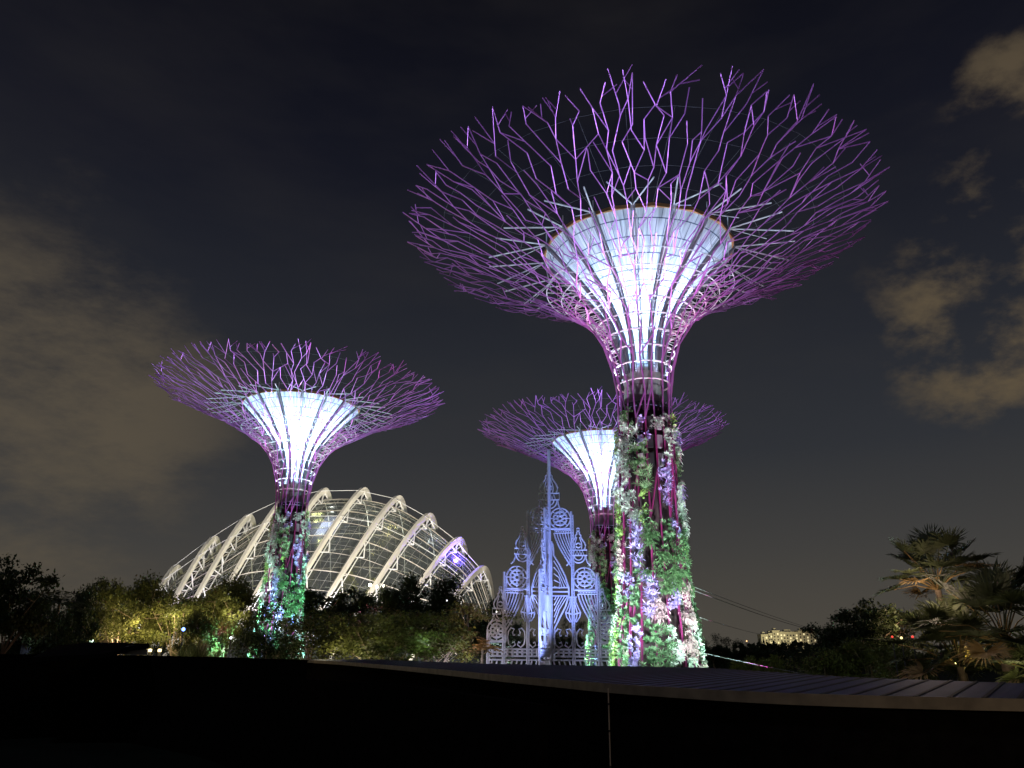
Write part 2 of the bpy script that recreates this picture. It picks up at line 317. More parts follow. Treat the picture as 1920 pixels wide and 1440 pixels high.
def make_tower():
    root = empty('steel_tree_tower')
    # the core: concrete cylinder with a paler collar under the cup
    c_ = MB(); c_.lathe([(1.5, 0), (1.25, 4), (1.12, 12), (1.12, 18.9), (0.3, 18.9)], 40); core = c_.build('core', M_core, root, True)
    b = MB(); b.lathe([(1.1, 19.2), (1.2, 19.2), (1.2, 20.2), (1.17, 20.22), (1.17, 20.6), (1.2, 20.62), (1.2, 21.3), (1.1, 21.3)], 40); b.build('collar', M_band, core, False)
    g = MB(); g.lathe([(1.1, 18.95), (1.38, 18.95), (1.38, 19.12), (1.1, 19.12)], 40)
    for i in range(28):
        a = 2*math.pi*i/28; Mx = Matrix.Rotation(a, 4, 'Z'); g.box((1.3, -.05, 18.55), (1.42, .05, 18.95), Mx)
    g.build('gear_ring', M_dark, core)
    for i in range(14):                      # planter troughs stacked below the collar
        a = 2*math.pi*(i+.5)/14; Mx = Matrix.Rotation(a, 4, 'Z'); t = MB()
        for zz in (15.2, 16.3, 17.4): t.box((1.12, -.16, zz), (1.36, .16, zz+.75), Mx)
        t.build('planter', M_band if i % 2 else M_dark, root)
    # the funnel
    cupp = [(16.3, 1.16), (17.3, 1.22), (18.3, 1.42), (19.2, 1.75), (20.2, 2.28), (21.2, 3.0), (22.2, 3.85), (23.2, 4.8), (24.0, 5.6), (24.37, 5.98)]
    c_ = MB(); c_.lathe([(r, z+CZ) for z, r in cupp], 96); cup = c_.build('cup', M_cup, root, True)
    rg = MB(); rg.lathe([(5.98, 24.30+CZ), (6.10, 24.30+CZ), (6.10, 24.52+CZ), (5.86, 24.52+CZ), (5.86, 24.30+CZ), (5.98, 24.30+CZ)], 16); rg.build('ring_beam', M_ring, root)
    cz = np.array([c[0] for c in cupp]); cr = np.array([c[1] for c in cupp])
    for i in range(16):
        a = 2*math.pi*(i+.5)/16; ca, sa = math.cos(a), math.sin(a); f = MB()
        for off in (-.09, .09):
            zz = np.linspace(16.0, 24.45, 16); rr = np.interp(zz, cz, cr)+.13
            pts = [(r*ca-off*sa, r*sa+off*ca, z+CZ) for r, z in zip(rr, zz)]
            P = np.array(pts); n = len(P); rad = np.array([ca, sa, 0]); tan = np.array([-sa, ca, 0])
            V = np.stack([P-tan*.045-rad*.12, P+tan*.045-rad*.12, P+tan*.045+rad*.10, P-tan*.045+rad*.10], 1)
            ii = np.arange(n-1)[:, None]; jj = np.arange(4)[None]; f.add(V, np.stack([ii*4+jj, ii*4+(jj+1) % 4, (ii+1)*4+(jj+1) % 4, (ii+1)*4+jj], -1).reshape(-1, 4))
        f.build('column', M_rib, root)
        # the white struts: a V from each column head out to the lattice, and a short mast above it
        s_ = MB(); head = np.array([6.05*ca, 6.05*sa, 24.45+CZ])
        for da, rr in ((-.13, 9.6), (.13, 9.6), (0, 8.2)):
            z = np.interp(rr, fr, fz)+CZ+.04
            e = np.array([rr*math.cos(a+da), rr*math.sin(a+da), z]); s_.poly([head, e], .044 if rr > 9 else .026)
        s_.poly([head, head+np.array([0, 0, .8])], .04)
        s_.poly([head, np.array([5.2*math.cos(a+.1), 5.2*math.sin(a+.1), 22.5+CZ])+np.array([ca, sa, 0])*.5], .022)
        s_.poly([head, np.array([5.2*math.cos(a-.1), 5.2*math.sin(a-.1), 22.5+CZ])+np.array([ca, sa, 0])*.5], .022)
        s_.build('strut', M_hoop, root)
    # hoops with their brackets
    for k, z in enumerate((15.45, 16.5, 17.45, 18.35, 19.2, 19.95, 20.6, 21.2, 21.8)):
        r = r_of_z(z)-.13; h = MB(); rad = .055 if k < 6 else .038
        h.poly([(r*math.cos(t), r*math.sin(t), z+CZ) for t in np.linspace(0, 2*math.pi, 65)[:-1]], rad, 6, True)
        rc = np.interp(z, cz, cr, left=1.2)+.15
        for i in range(16):
            a = 2*math.pi*(i+.5)/16; a2 = a+(.10 if k % 2 else -.10)
            if r-rc > .3: h.poly([(rc*math.cos(a), rc*math.sin(a), z+CZ+.15), (r*math.cos(a2), r*math.sin(a2), z+CZ)], .028, 5)
            if k > 2: h.poly([(rc*math.cos(a), rc*math.sin(a), z+CZ+.15), (r*math.cos(a-(a2-a)*1.6), r*math.sin(a-(a2-a)*1.6), z+CZ-.02)], .022, 5)
        h.build('hoop', M_hoop, root)
    # cable net above the canopy
    for rr, zz in ((7.6, 24.3), (9.2, 24.6), (10.9, 25.1), (12.6, 25.7)):
        h = MB(); h.poly([(rr*math.cos(t), rr*math.sin(t), zz+CZ+.25) for t in np.linspace(0, 2*math.pi, 33)[:-1]], .007, 4, True); h.build('cable_ring', M_cable, root)
    h = MB()
    for i in range(32):
        a = 2*math.pi*i/32; h.poly([(5.9*math.cos(a), 5.9*math.sin(a), 24.6+CZ), (12.6*math.cos(a), 12.6*math.sin(a), 25.95+CZ)], .006, 4)
    tag(h.build('radial_cable', M_cable, root), kind=None)
    br_, st_ = grow(5)
    for lst, nm, mt in ((br_, 'branch', M_lat), (st_, 'stem', M_stem)):
        for sg in lst:
            b = MB()
            for p, q_, r in sg: b.poly([p, q_], r, 6)
            b.build(nm, mt, root)
    # living wall: plant patches up the trunk, on the side the photograph shows and round both flanks
    q = random.Random(21); n = 0
    styles = ['rosette', 'spiky', 'fern', 'vine', 'vine', 'fern', 'rosette']
    for ci in range(15):
        a = -math.pi/2+(ci-7)*R(19)
        z = -3.5+q.uniform(0, .6); top = 13.1-q.uniform(0, 1.6)*(ci % 2)
        run = None
        while z < top and n < 99:
            h = q.uniform(1.2, 3.4) if z < 6 else q.uniform(.9, 2.2)
            h = min(h, top-z+.2)
            gapp = .08 if z < 4 else (.22 if z < 8 else .34)
            if q.random() > gapp and h > .5:
                mid = abs(ci-7) <= 3
                if mid: m_ = q.choices(['pink', 'silver', 'purple', 'green', 'lime', 'deep'], [5, 5, 4, 3, 1, 3])[0]
                else: m_ = q.choices(['green', 'silver', 'lime', 'deep', 'pink'], [5, 4, 3, 3, 1])[0]
                if z > 7: m_ = q.choices(['silver', 'purple', 'green', 'lime'], [5, 3, 4, 2])[0]
                st = q.choice(styles); wid = q.uniform(.5, .78)*(1+max(0, 3-z)*.05)
                patch_mesh(a+q.uniform(-.06, .06), z, z+h, wid, st, q).build('plant_patch', G[m_], root); n += 1
            z += h*q.uniform(.85, 1.05)
    return root
TW = [((8.024, 44.496), 'tallest purple steel tree tower nearest the viewer, with planted trunk and glowing funnel'),
      ((-22.332, 78.576), 'purple steel tree tower on the left in front of the ribbed glass dome'),
      ((11.022, 91.34), 'far purple steel tree tower half hidden behind the planted trunk of the tallest one')]
tower = make_tower()
towers = []
for i, ((x, y), lb) in enumerate(TW):
    if i == 0: o = tower; o.location = (x, y, 0)
    else: o = copy_tree(tower, (x, y, 0), -math.atan2(x, y)+math.atan2(8, 44.5))
    tag(o, lb, 'tree tower', 'steel tree towers'); towers.append(o)
def tower_lights(x, y, k, plants, kc=1.0, km=1.0, kf=1.0):
    toward = math.atan2(-y, -x)
    for zz, e in ((17.6, 240), (19.2, 900), (20.9, 2400), (22.3, 2800)):   # lamps inside the translucent funnel
        lamp('POINT', 'funnel_lamp', (x, y, zz+CZ), e*kc, (.38, .64, 1.0), shadow_soft_size=.3)
    for i in range(8):                       # floods in the throat washing up between funnel and lattice
        a = 2*math.pi*(i+.5)/8; p = (x+1.30*math.cos(a), y+1.30*math.sin(a), 15.9+CZ)
        lamp('SPOT', 'throat_flood', p, 620*kf, (.66, .80, 1.0), aim=(x+3.4*math.cos(a), y+3.4*math.sin(a), 21+CZ), spot_size=R(80), spot_blend=.9, shadow_soft_size=.15)
    for i in range(6):
        a = toward+2*math.pi*(i+.5)/6; p = (x+6.5*math.cos(a), y+6.5*math.sin(a), .5)    # magenta: throat
        lamp('SPOT', 'magenta_flood', p, 9500*km, (1.0, .06, .50), aim=(x+2.0*math.cos(a), y+2.0*math.sin(a), 18+CZ), spot_size=R(24), spot_blend=.7, shadow_soft_size=.3)
        side = math.cos(a)                   # warm magenta on the right flank, blue violet on the left and front
        col = (.56, .66, 1.0) if side < .5 else (.75, .18, .62)
        p = (x+11.5*math.cos(a), y+11.5*math.sin(a), .5)
        if i in (0, 5, 4, 1): lamp('SPOT', 'violet_flood', p, (19000 if side < .5 else 12000)*km*(1.2 if i in (0, 5) else .7), col, aim=(x+13.2*math.cos(a), y+13.2*math.sin(a), 24+CZ), spot_size=R(56), spot_blend=.75, shadow_soft_size=.3)
    for (da, col, e, tz) in plants:
        a = toward+R(da); rr = 8.5 if k == 0 else 6.0; p = (x+rr*math.cos(a), y+rr*math.sin(a), 1.8)
        lamp('SPOT', 'plant_flood', p, e, col, aim=(x, y, tz), spot_size=R(75), spot_blend=.8, shadow_soft_size=.25)
tower_lights(8.024, 44.496, 0, [(-66, (.74, 1.0, .93), 24000, 13), (66, (.66, 1.0, .80), 14500, 13), (8, (.92, .93, 1.0), 17000, 15)], .8, 1.0, .6)
tower_lights(-22.332, 78.576, 1, [(-72, (.35, 1.0, .85), 26000, 15), (72, (.38, 1.0, .78), 30000, 15), (0, (.55, 1.0, .85), 32000, 17)], 2.6, 1.4, 1.6)
tower_lights(11.022, 91.34, 2, [(-64, (.5, 1.0, .85), 22000, 13), (50, (.5, 1.0, .65), 15000, 12)], 2.6, 1.4, 1.6)
#PART2
# ------------------------------------------------------------------ ground and near roof
M_ground = mat('garden_soil', (.007, .009, .005), .95, 0, .5, .15, .1)
M_black = mat('black_cladding', (.010, .008, .007), .95, 0, .3, 4, .0)
M_roof = mat('dark_blue_sheet', (.05, .06, .12), .62, .5, .2, .8)
M_fascia = mat('tan_fascia', (.32, .24, .15), .75, 0, .25, 3, bump=.1)
M_pipe = mat('tan_pipe', (.55, .42, .30), .5, 0, .2, 5)
M_conc = mat('pale_concrete', (.30, .29, .26), .85, 0, .25, 2)
g = MB(); g.add([(-3000, -60, 0), (3000, -60, 0), (3000, 5000, 0), (-3000, 5000, 0)], [(0, 1, 2, 3)])
tag(g.build('ground', M_ground), kind='structure')
ZR = CZ-.6                                   # the roof edge, a little under eye level
front_px = [(556, 1236.5), (640, 1241), (740, 1248.5), (840, 1257), (960, 1268), (1060, 1276), (1140, 1283), (1230, 1288.5), (1330, 1294), (1420, 1299), (1520, 1302.5), (1640, 1306), (1780, 1309), (1920, 1311.5), (2150, 1316), (2500, 1322)]
back_px = [(700, 1236.5), (760, 1239), (820, 1241.5), (870, 1243.5), (960, 1245.5), (1060, 1247.5), (1140, 1249), (1230, 1250.5), (1320, 1252.5), (1440, 1259.5), (1560, 1268), (1680, 1273), (1800, 1277), (1920, 1281.5), (2200, 1289), (2600, 1298)]
def dens(pts, n):
    P = np.array([tuple(p) for p in pts]); d = np.concatenate([[0], np.cumsum(np.linalg.norm(np.diff(P, axis=0), axis=1))]); t = np.linspace(0, d[-1], n)
    Q = np.stack([np.interp(t, d, P[:, i]) for i in range(3)], 1)
    for _ in range(6): Q[1:-1] = .5*Q[1:-1]+.25*(Q[:-2]+Q[2:])
    return Q
FP = dens([on_z(x, y, ZR) for x, y in front_px], 160); BP = dens([on_z(x, y, ZR) for x, y in back_px], 160)
ZB = CZ-.42; BP = dens([on_z(x, y, ZB) for x, y in back_px], 160)
pav = empty('pavilion', (4, 14, 0))
off = np.array([4, 14, 0.]); n = 160
# standing seams run diagonally back over the roof; the pans between them are laid line by line
az = R(37.5); D = np.array([math.sin(az), math.cos(az)]); Nn = np.array([math.cos(az), -math.sin(az)])
poly = np.concatenate([FP, BP[::-1]])
def clip(c):
    ts = []; d = poly[:, :2]@Nn-c
    for i in range(len(poly)):
        j = (i+1) % len(poly)
        if (d[i] < 0) != (d[j] < 0):
            k = d[i]/(d[i]-d[j]); p = poly[i]+(poly[j]-poly[i])*k; ts.append((float(p[:2]@D), p-off))
    ts.sort(key=lambda t: t[0]); return [t[1] for t in ts]
cs = poly[:, :2]@Nn; cc = np.arange(cs.min()+.01, cs.max()-.01, .15); pan = MB(); rb = MB(); last = None
for k, c in enumerate(cc):
    L_ = clip(c)
    if last is not None and len(L_) == len(last):
        for q0 in range(0, len(L_)-1, 2):
            a0, b0, a1, b1 = last[q0], last[q0+1], L_[q0], L_[q0+1]; dn = np.array([0, 0, -.08])
            pan.add([a0, b0, b1, a1, a0+dn, b0+dn, b1+dn, a1+dn], [(0, 3, 2, 1), (4, 5, 6, 7)])
    if k % 3 == 0:
        for q0 in range(0, len(L_)-1, 2):
            a0, b0 = L_[q0], L_[q0+1]
            if np.linalg.norm(b0-a0) < .3: continue
            w = np.array([*Nn, 0])*.03; u_ = np.array([0, 0, .016]); e_ = np.array([0, 0, .002])
            rb.add([a0-w*1.5+e_, a0-w+u_, a0+w+u_, a0+w*1.5+e_, b0-w*1.5+e_, b0-w+u_, b0+w+u_, b0+w*1.5+e_], [(0, 1, 5, 4), (1, 2, 6, 5), (2, 3, 7, 6), (0, 3, 2, 1), (4, 5, 6, 7)])
    last = L_
roof = pan.build('roof', M_roof, pav)
tag(rb.build('roof_seam', mat('seam_shade', (.006, .006, .009), .7, 0, .2), roof), kind='stuff')  # near-black colour stands in for the relief shading of the seams
def strip(path, z0, z1, th, name, mt, parent, off, push=0):
    P = path[:, :2]; T = np.gradient(P, axis=0); T /= np.linalg.norm(T, axis=1)[:, None]; Nv = np.stack([T[:, 1], -T[:, 0]], 1)
    A = P+Nv*push; B = A-Nv*th; n = len(P); q = MB()
    rows = [np.column_stack([A, np.full(n, z0)]), np.column_stack([A, np.full(n, z1)]), np.column_stack([B, np.full(n, z1)]), np.column_stack([B, np.full(n, z0)])]
    V = np.concatenate(rows)-off; f = []
    for r in range(4):
        r2 = (r+1) % 4; f += [(r*n+i, r*n+i+1, r2*n+i+1, r2*n+i) for i in range(n-1)]
    f += [(0, n, 2*n, 3*n), (n-1, 4*n-1, 3*n-1, 2*n-1)]
    q.add(V, f); return q.build(name, mt, parent)
strip(FP, ZR-.17, ZR+.012, .06, 'fascia', M_fascia, pav, off, .03)
strip(FP, 0, ZR-.175, .12, 'wall', M_black, pav, off, -.12)
p = on_z(1139.5, 1285, ZR); dp = MB(); px_ = p.x-.0; py_ = p.y-.06
dp.poly([(px_-4, py_-14, 0), (px_-4, py_-14, ZR-.05)], .014, 10)
pipe = dp.build('downpipe', M_pipe, pav)
jb = MB()
for zz in (1.2, 2.9, 3.55, 4.05): jb.lathe([(.0, zz-.02), (.019, zz-.02), (.019, zz+.02), (0, zz+.02)], 10)
o = jb.build('pipe_clip', M_dark, pipe); o.location = (px_-4, py_-14, 0)
tag(pav, 'low dark pavilion with curved tan roof edge, ribbed dark blue roof and a thin downpipe', 'pavilion')
lamp('SPOT', 'fascia_fill', (12, -1, 7.5), 560, (1.0, .78, .5), aim=(8.5, 12.5, 4.3), spot_size=R(48), spot_blend=1.0, shadow_soft_size=.3)  # added unseen warm lamp, brightens the right of the fascia and the pipe
# dark parapet wall running on to the left
A_ = on_z(-400, 1224, CZ-.33); B_ = on_z(190, 1227.5, CZ-.33); C_ = on_z(400, 1232, CZ-.33); D_ = on_z(566, 1237.5, CZ-.33)
PW = dens([A_, B_, C_, D_], 40); pe = empty('parapet_wall', (-10, 26, 0))
strip(PW, 0, CZ-.36, .25, 'wall', M_black, pe, np.array([-10, 26, 0.])); strip(PW, CZ-.36, CZ-.33, .31, 'coping', M_black, pe, np.array([-10, 26, 0.]), .03)
LW = dens([at(545, 1300, 31), at(760, 1300, 25), at(1010, 1300, 16.5)], 20)
strip(LW, 0, CZ-.95, .2, 'ground_screen', M_black, pe, np.array([-10, 26, 0.]))  # added black screen, hides the lit ground in front of the pavilion
tag(pe, 'black low boundary wall running left from the pavilion roof', 'wall')
# small dark roofed kiosk at the left with a pale end wall
kx = at(262, 1216, 48); k0 = empty('kiosk', (kx.x, kx.y, 0))
def wl(px, py, Y): v = at(px, py, Y); return (v.x-kx.x, v.y-kx.y, v.z)
m = MB(); m.add([wl(196, 1226, 47), wl(276, 1228, 45), wl(276, 1209, 45), wl(240, 1211, 46), wl(196, 1226, 49), wl(276, 1228, 49), wl(276, 1209, 49), wl(240, 1211, 49)], [(0, 1, 2, 3), (4, 7, 6, 5), (0, 4, 5, 1), (1, 5, 6, 2), (2, 6, 7, 3), (3, 7, 4, 0)]); m.build('end_wall', M_conc, k0)
m = MB(); P = [wl(60, 1232, 46), wl(196, 1225.5, 46.5), wl(250, 1211, 45.5), wl(280, 1207, 44.8), wl(215, 1204.5, 54), wl(160, 1205, 56), wl(110, 1210, 56)]; Q = [(x, y, z-.25) for x, y, z in P]
m.add(P+Q, [tuple(range(7)), tuple(range(13, 6, -1))]+[(i, i+7, (i+1) % 7+7, (i+1) % 7) for i in range(7)]); m.build('roof', M_black, k0)
tag(k0, 'low kiosk with black roof and sloping pale end wall at the left', 'kiosk')
m = MB(); c0 = at(71, 1216, 60); m.box((-1.0, -.4, -5), (1.0, .4, .22)); b = m.build('utility_cabinet', mat('pale_blue_metal', (.32, .36, .45), .5), None); b.location = (c0.x, c0.y, c0.z)
m = MB(); m.box((-1.06, -.46, .22), (1.06, .46, .28)); m.build('lid', M_dark, b)
m = MB(); m.box((-.02, -.405, -4.5), (.02, -.401, .1)); m.build('door_gap', M_dark, b)
tag(b, 'pale grey blue cabinet under the black trees at the far left', 'cabinet')
lamp('POINT', 'cabinet_light', (c0.x+.6, c0.y-2.5, c0.z+.8), 12, (.7, .8, 1))
# ------------------------------------------------------------------ glass dome
ARP = [(332, 1058, .86), (403, 1004, .88), (468, 963, .92), (536, 931, .95), (609.5, 914, .97), (683, 913, 1.0), (748, 928, 1.03), (805.5, 961, 1.06), (861, 1006, 1.10), (906.5, 1060, 1.12)]
M_arch = mat('cream_steel', (.68, .65, .58), .5, 0, .1, .3)
M_truss = mat('white_truss', (.72, .72, .72), .45, 0, .08)
M_purl = mat('purlin_steel', (.50, .45, .40), .5, 0, .15)
def glass():
    m = bpy.data.materials.new('dome_glass'); m.use_nodes = True; t = m.node_tree; b = t.nodes['Principled BSDF']
    b.inputs['Base Color'].default_value = (.05, .055, .06, 1); b.inputs['Roughness'].default_value = .12; b.inputs['Specular IOR Level'].default_value = .8
    tr = t.nodes.new('ShaderNodeBsdfTransparent'); tr.inputs[0].default_value = (.75, .8, .8, 1); ms = t.nodes.new('ShaderNodeMixShader')
    no = t.nodes.new('ShaderNodeTexNoise'); no.inputs['Scale'].default_value = .4; mr = t.nodes.new('ShaderNodeMapRange'); mr.inputs[3].default_value = .18; mr.inputs[4].default_value = .42
    tcn = t.nodes.new('ShaderNodeTexCoord'); t.links.new(tcn.outputs['Object'], no.inputs['Vector']); t.links.new(no.outputs[0], mr.inputs[0]); t.links.new(mr.outputs[0], ms.inputs[0])
    t.links.new(b.outputs[0], ms.inputs[1]); t.links.new(tr.outputs[0], ms.inputs[2]); t.links.new(ms.outputs[0], t.nodes['Material Output'].inputs[0]); return m
M_glass = glass()
dome = empty('glass_dome', (-45, 190, 0)); DO = np.array([-45, 190, 0.])
NA = 41
def arch_curve(k):
    px, py, mk = ARP[k]; H = 1236-py; out = []
    Y0 = 190
    for a in np.linspace(-1, 1, NA):
        if a < 0:
            dy = H*abs(a)**1.7; x = px-(3*math.sqrt(dy)+.47*dy)*mk; y = py+dy; Y = Y0-24*abs(a)**1.2
        else:
            g_ = abs(a)**1.7; dy = H*g_; x = px+(3*math.sqrt(dy)-.12*dy)*mk; Y = Y0+26*abs(a)**1.2; y = py+dy
            y = min(y, 1233)
        out.append(np.array(tuple(at(x, y, Y)))-DO)
    P = np.array(out); P[:, 2] = np.maximum(P[:, 2], -.5+0*P[:, 2]); return P
AR = [arch_curve(k) for k in range(10)]
def inset(P, k):                             # the glass hangs below the arch
    foot = .5*(P[0]+P[-1]); d = foot-P; L_ = np.linalg.norm(d, axis=1)[:, None]; dep = (4.6 if k < 3 else 3.0)*np.sin(np.linspace(0, math.pi, NA))[:, None]**.5+.3
    return P+d/np.maximum(L_, 1)*dep
IN = [inset(P, k) for k, P in enumerate(AR)]
for k in range(10):
    m = MB(); P = AR[k]; T = np.gradient(P, axis=0); T /= np.linalg.norm(T, axis=1)[:, None]
    foot = .5*(P[0]+P[-1]); Nin = foot-P; Nin /= np.linalg.norm(Nin, axis=1)[:, None]; Nin -= T*(Nin*T).sum(1)[:, None]; Nin /= np.linalg.norm(Nin, axis=1)[:, None]
    Bn = np.cross(T, Nin); wd = .36; dp_ = 1.35*np.sin(np.linspace(.25, math.pi-.25, NA))[:, None]
    V = np.stack([P-Bn*wd, P+Bn*wd, P+Bn*wd+Nin*dp_, P-Bn*wd+Nin*dp_], 1); ii = np.arange(NA-1)[:, None]; jj = np.arange(4)[None]
    m.add(V, np.stack([ii*4+jj, ii*4+(jj+1) % 4, (ii+1)*4+(jj+1) % 4, (ii+1)*4+jj], -1).reshape(-1, 4))
    ar = m.build('arch', M_arch, dome)
    tr = MB(); I = IN[k]; idx = list(range(1, NA-1, 2))
    side = np.array([1.0, 0, 0])*1.3
    for n_, i in enumerate(idx[:-1]):
        b0 = P[i]+Nin[i]*dp_[i]; b1 = P[i+2]+Nin[i+2]*dp_[i+2]; mid = I[i+1]
        if n_ % 2 == 0:
            for sd in (-1, 1): tr.poly([b0, I[i+1]+side*sd], .14, 5); tr.poly([b1, I[i+1]+side*sd], .14, 5)
            tr.poly([I[i+1]-side, I[i+1]+side], .10, 5)
        else:
            tr.poly([b0, mid], .10, 5)
    tr.poly([p_ for p_ in I], .13, 5)
    tr.build('truss', M_truss, ar)
def endcap(P, toward, f, dz): c0_ = P.mean(0); Q = c0_+(P-c0_)*f+toward; Q[:, 2] = np.maximum(P[:, 2]*dz, -.3); return Q
RW = [endcap(IN[0], np.array([-7., 0, 0]), .7, .05)]+IN+[endcap(IN[9], np.array([7., 0, 0]), .7, .05)]
def cat(a, b, c_, d, t): return .5*((2*b)+(-a+c_)*t+(2*a-5*b+4*c_-d)*t*t+(-a+3*b-3*c_+d)*t**3)
SUB = 4; rows = []
for k in range(len(RW)-1):
    a_, b_, c_, d_ = RW[max(k-1, 0)], RW[k], RW[k+1], RW[min(k+2, len(RW)-1)]
    for s_ in range(SUB): rows.append(cat(a_, b_, c_, d_, s_/SUB))
rows.append(RW[-1]); rows = np.array(rows)
m = MB(); nr = len(rows); ii = np.arange(nr-1)[:, None]; jj = np.arange(NA-1)[None]
m.add(rows, np.stack([ii*NA+jj, ii*NA+jj+1, (ii+1)*NA+jj+1, (ii+1)*NA+jj], -1).reshape(-1, 4)); m.build('glazing', M_glass, dome)
for j in range(2, NA-2, 2):
    m = MB(); Q = rows[:, j]; m.poly(Q[2:-2], .07 if j % 4 else .12, 5); m.build('purlin', M_purl, dome)
m = MB()
for i in range(1, nr-1):
    m.poly(rows[i, 1:-1], .05, 4)
for j in range(3, NA-2, 2): m.poly(rows[2:-2, j], .045, 4)
m.build('glazing_frame', mat('frame_grey', (.22, .22, .21), .6), dome)
for k in range(9):                            # tie rods between neighbouring arches, one over the crown
    m = MB()
    for j in (18, 13): m.poly([AR[k][j], AR[k+1][j]], .07, 5)
    m.build('tie_rod', M_truss, dome)
bc = np.array(tuple(at(850, 1033, 186)))-DO; bd = np.array(tuple(at(880, 1075, 184)))-DO
tag(dome, 'long domed glasshouse with cream steel arches lit up behind the trees', 'glasshouse')
lamp('SPOT', 'arch_flood', tuple(at(470, 1235, 110)), 230000, (1.0, .91, .76), aim=(-45, 190, 28), spot_size=R(70), spot_blend=.6, shadow_soft_size=1.5)
lamp('SPOT', 'arch_flood', tuple(at(860, 1235, 120)), 180000, (1.0, .91, .76), aim=(-25, 190, 28), spot_size=R(75), spot_blend=.6, shadow_soft_size=1.5)
for k in range(10):                           # uplights at the foot of every arch
    f_ = AR[k][3]+DO; t_ = AR[k][14]+DO
    lamp('SPOT', 'arch_uplight', (f_[0]+1.5, f_[1]+1, max(f_[2], .5)), 9000, (.95, .93, 1.0) if k != 1 else (.9, .75, 1.0), aim=tuple(t_), spot_size=R(60), spot_blend=.8, shadow_soft_size=.5)
for (px, py, Y, e, col) in ((690, 1085, 188, 9000, (1.0, .8, .35)), (640, 1150, 190, 9000, (1.0, .85, .3)), (560, 1140, 190, 7000, (.9, .9, .35)), (760, 1120, 190, 7000, (.9, .95, .7)), (700, 1000, 192, 7000, (.95, .92, .75)), (610, 1010, 192, 5000, (.9, .9, .8)), (440, 1080, 188, 6000, (.9, .8, .5)), (800, 1030, 192, 3500, (.8, .85, .9)), (858, 1045, 188, 4500, (.15, .08, 1.0))):
    lamp('POINT', 'dome_light', tuple(at(px, py, Y)), e, col, shadow_soft_size=.6)
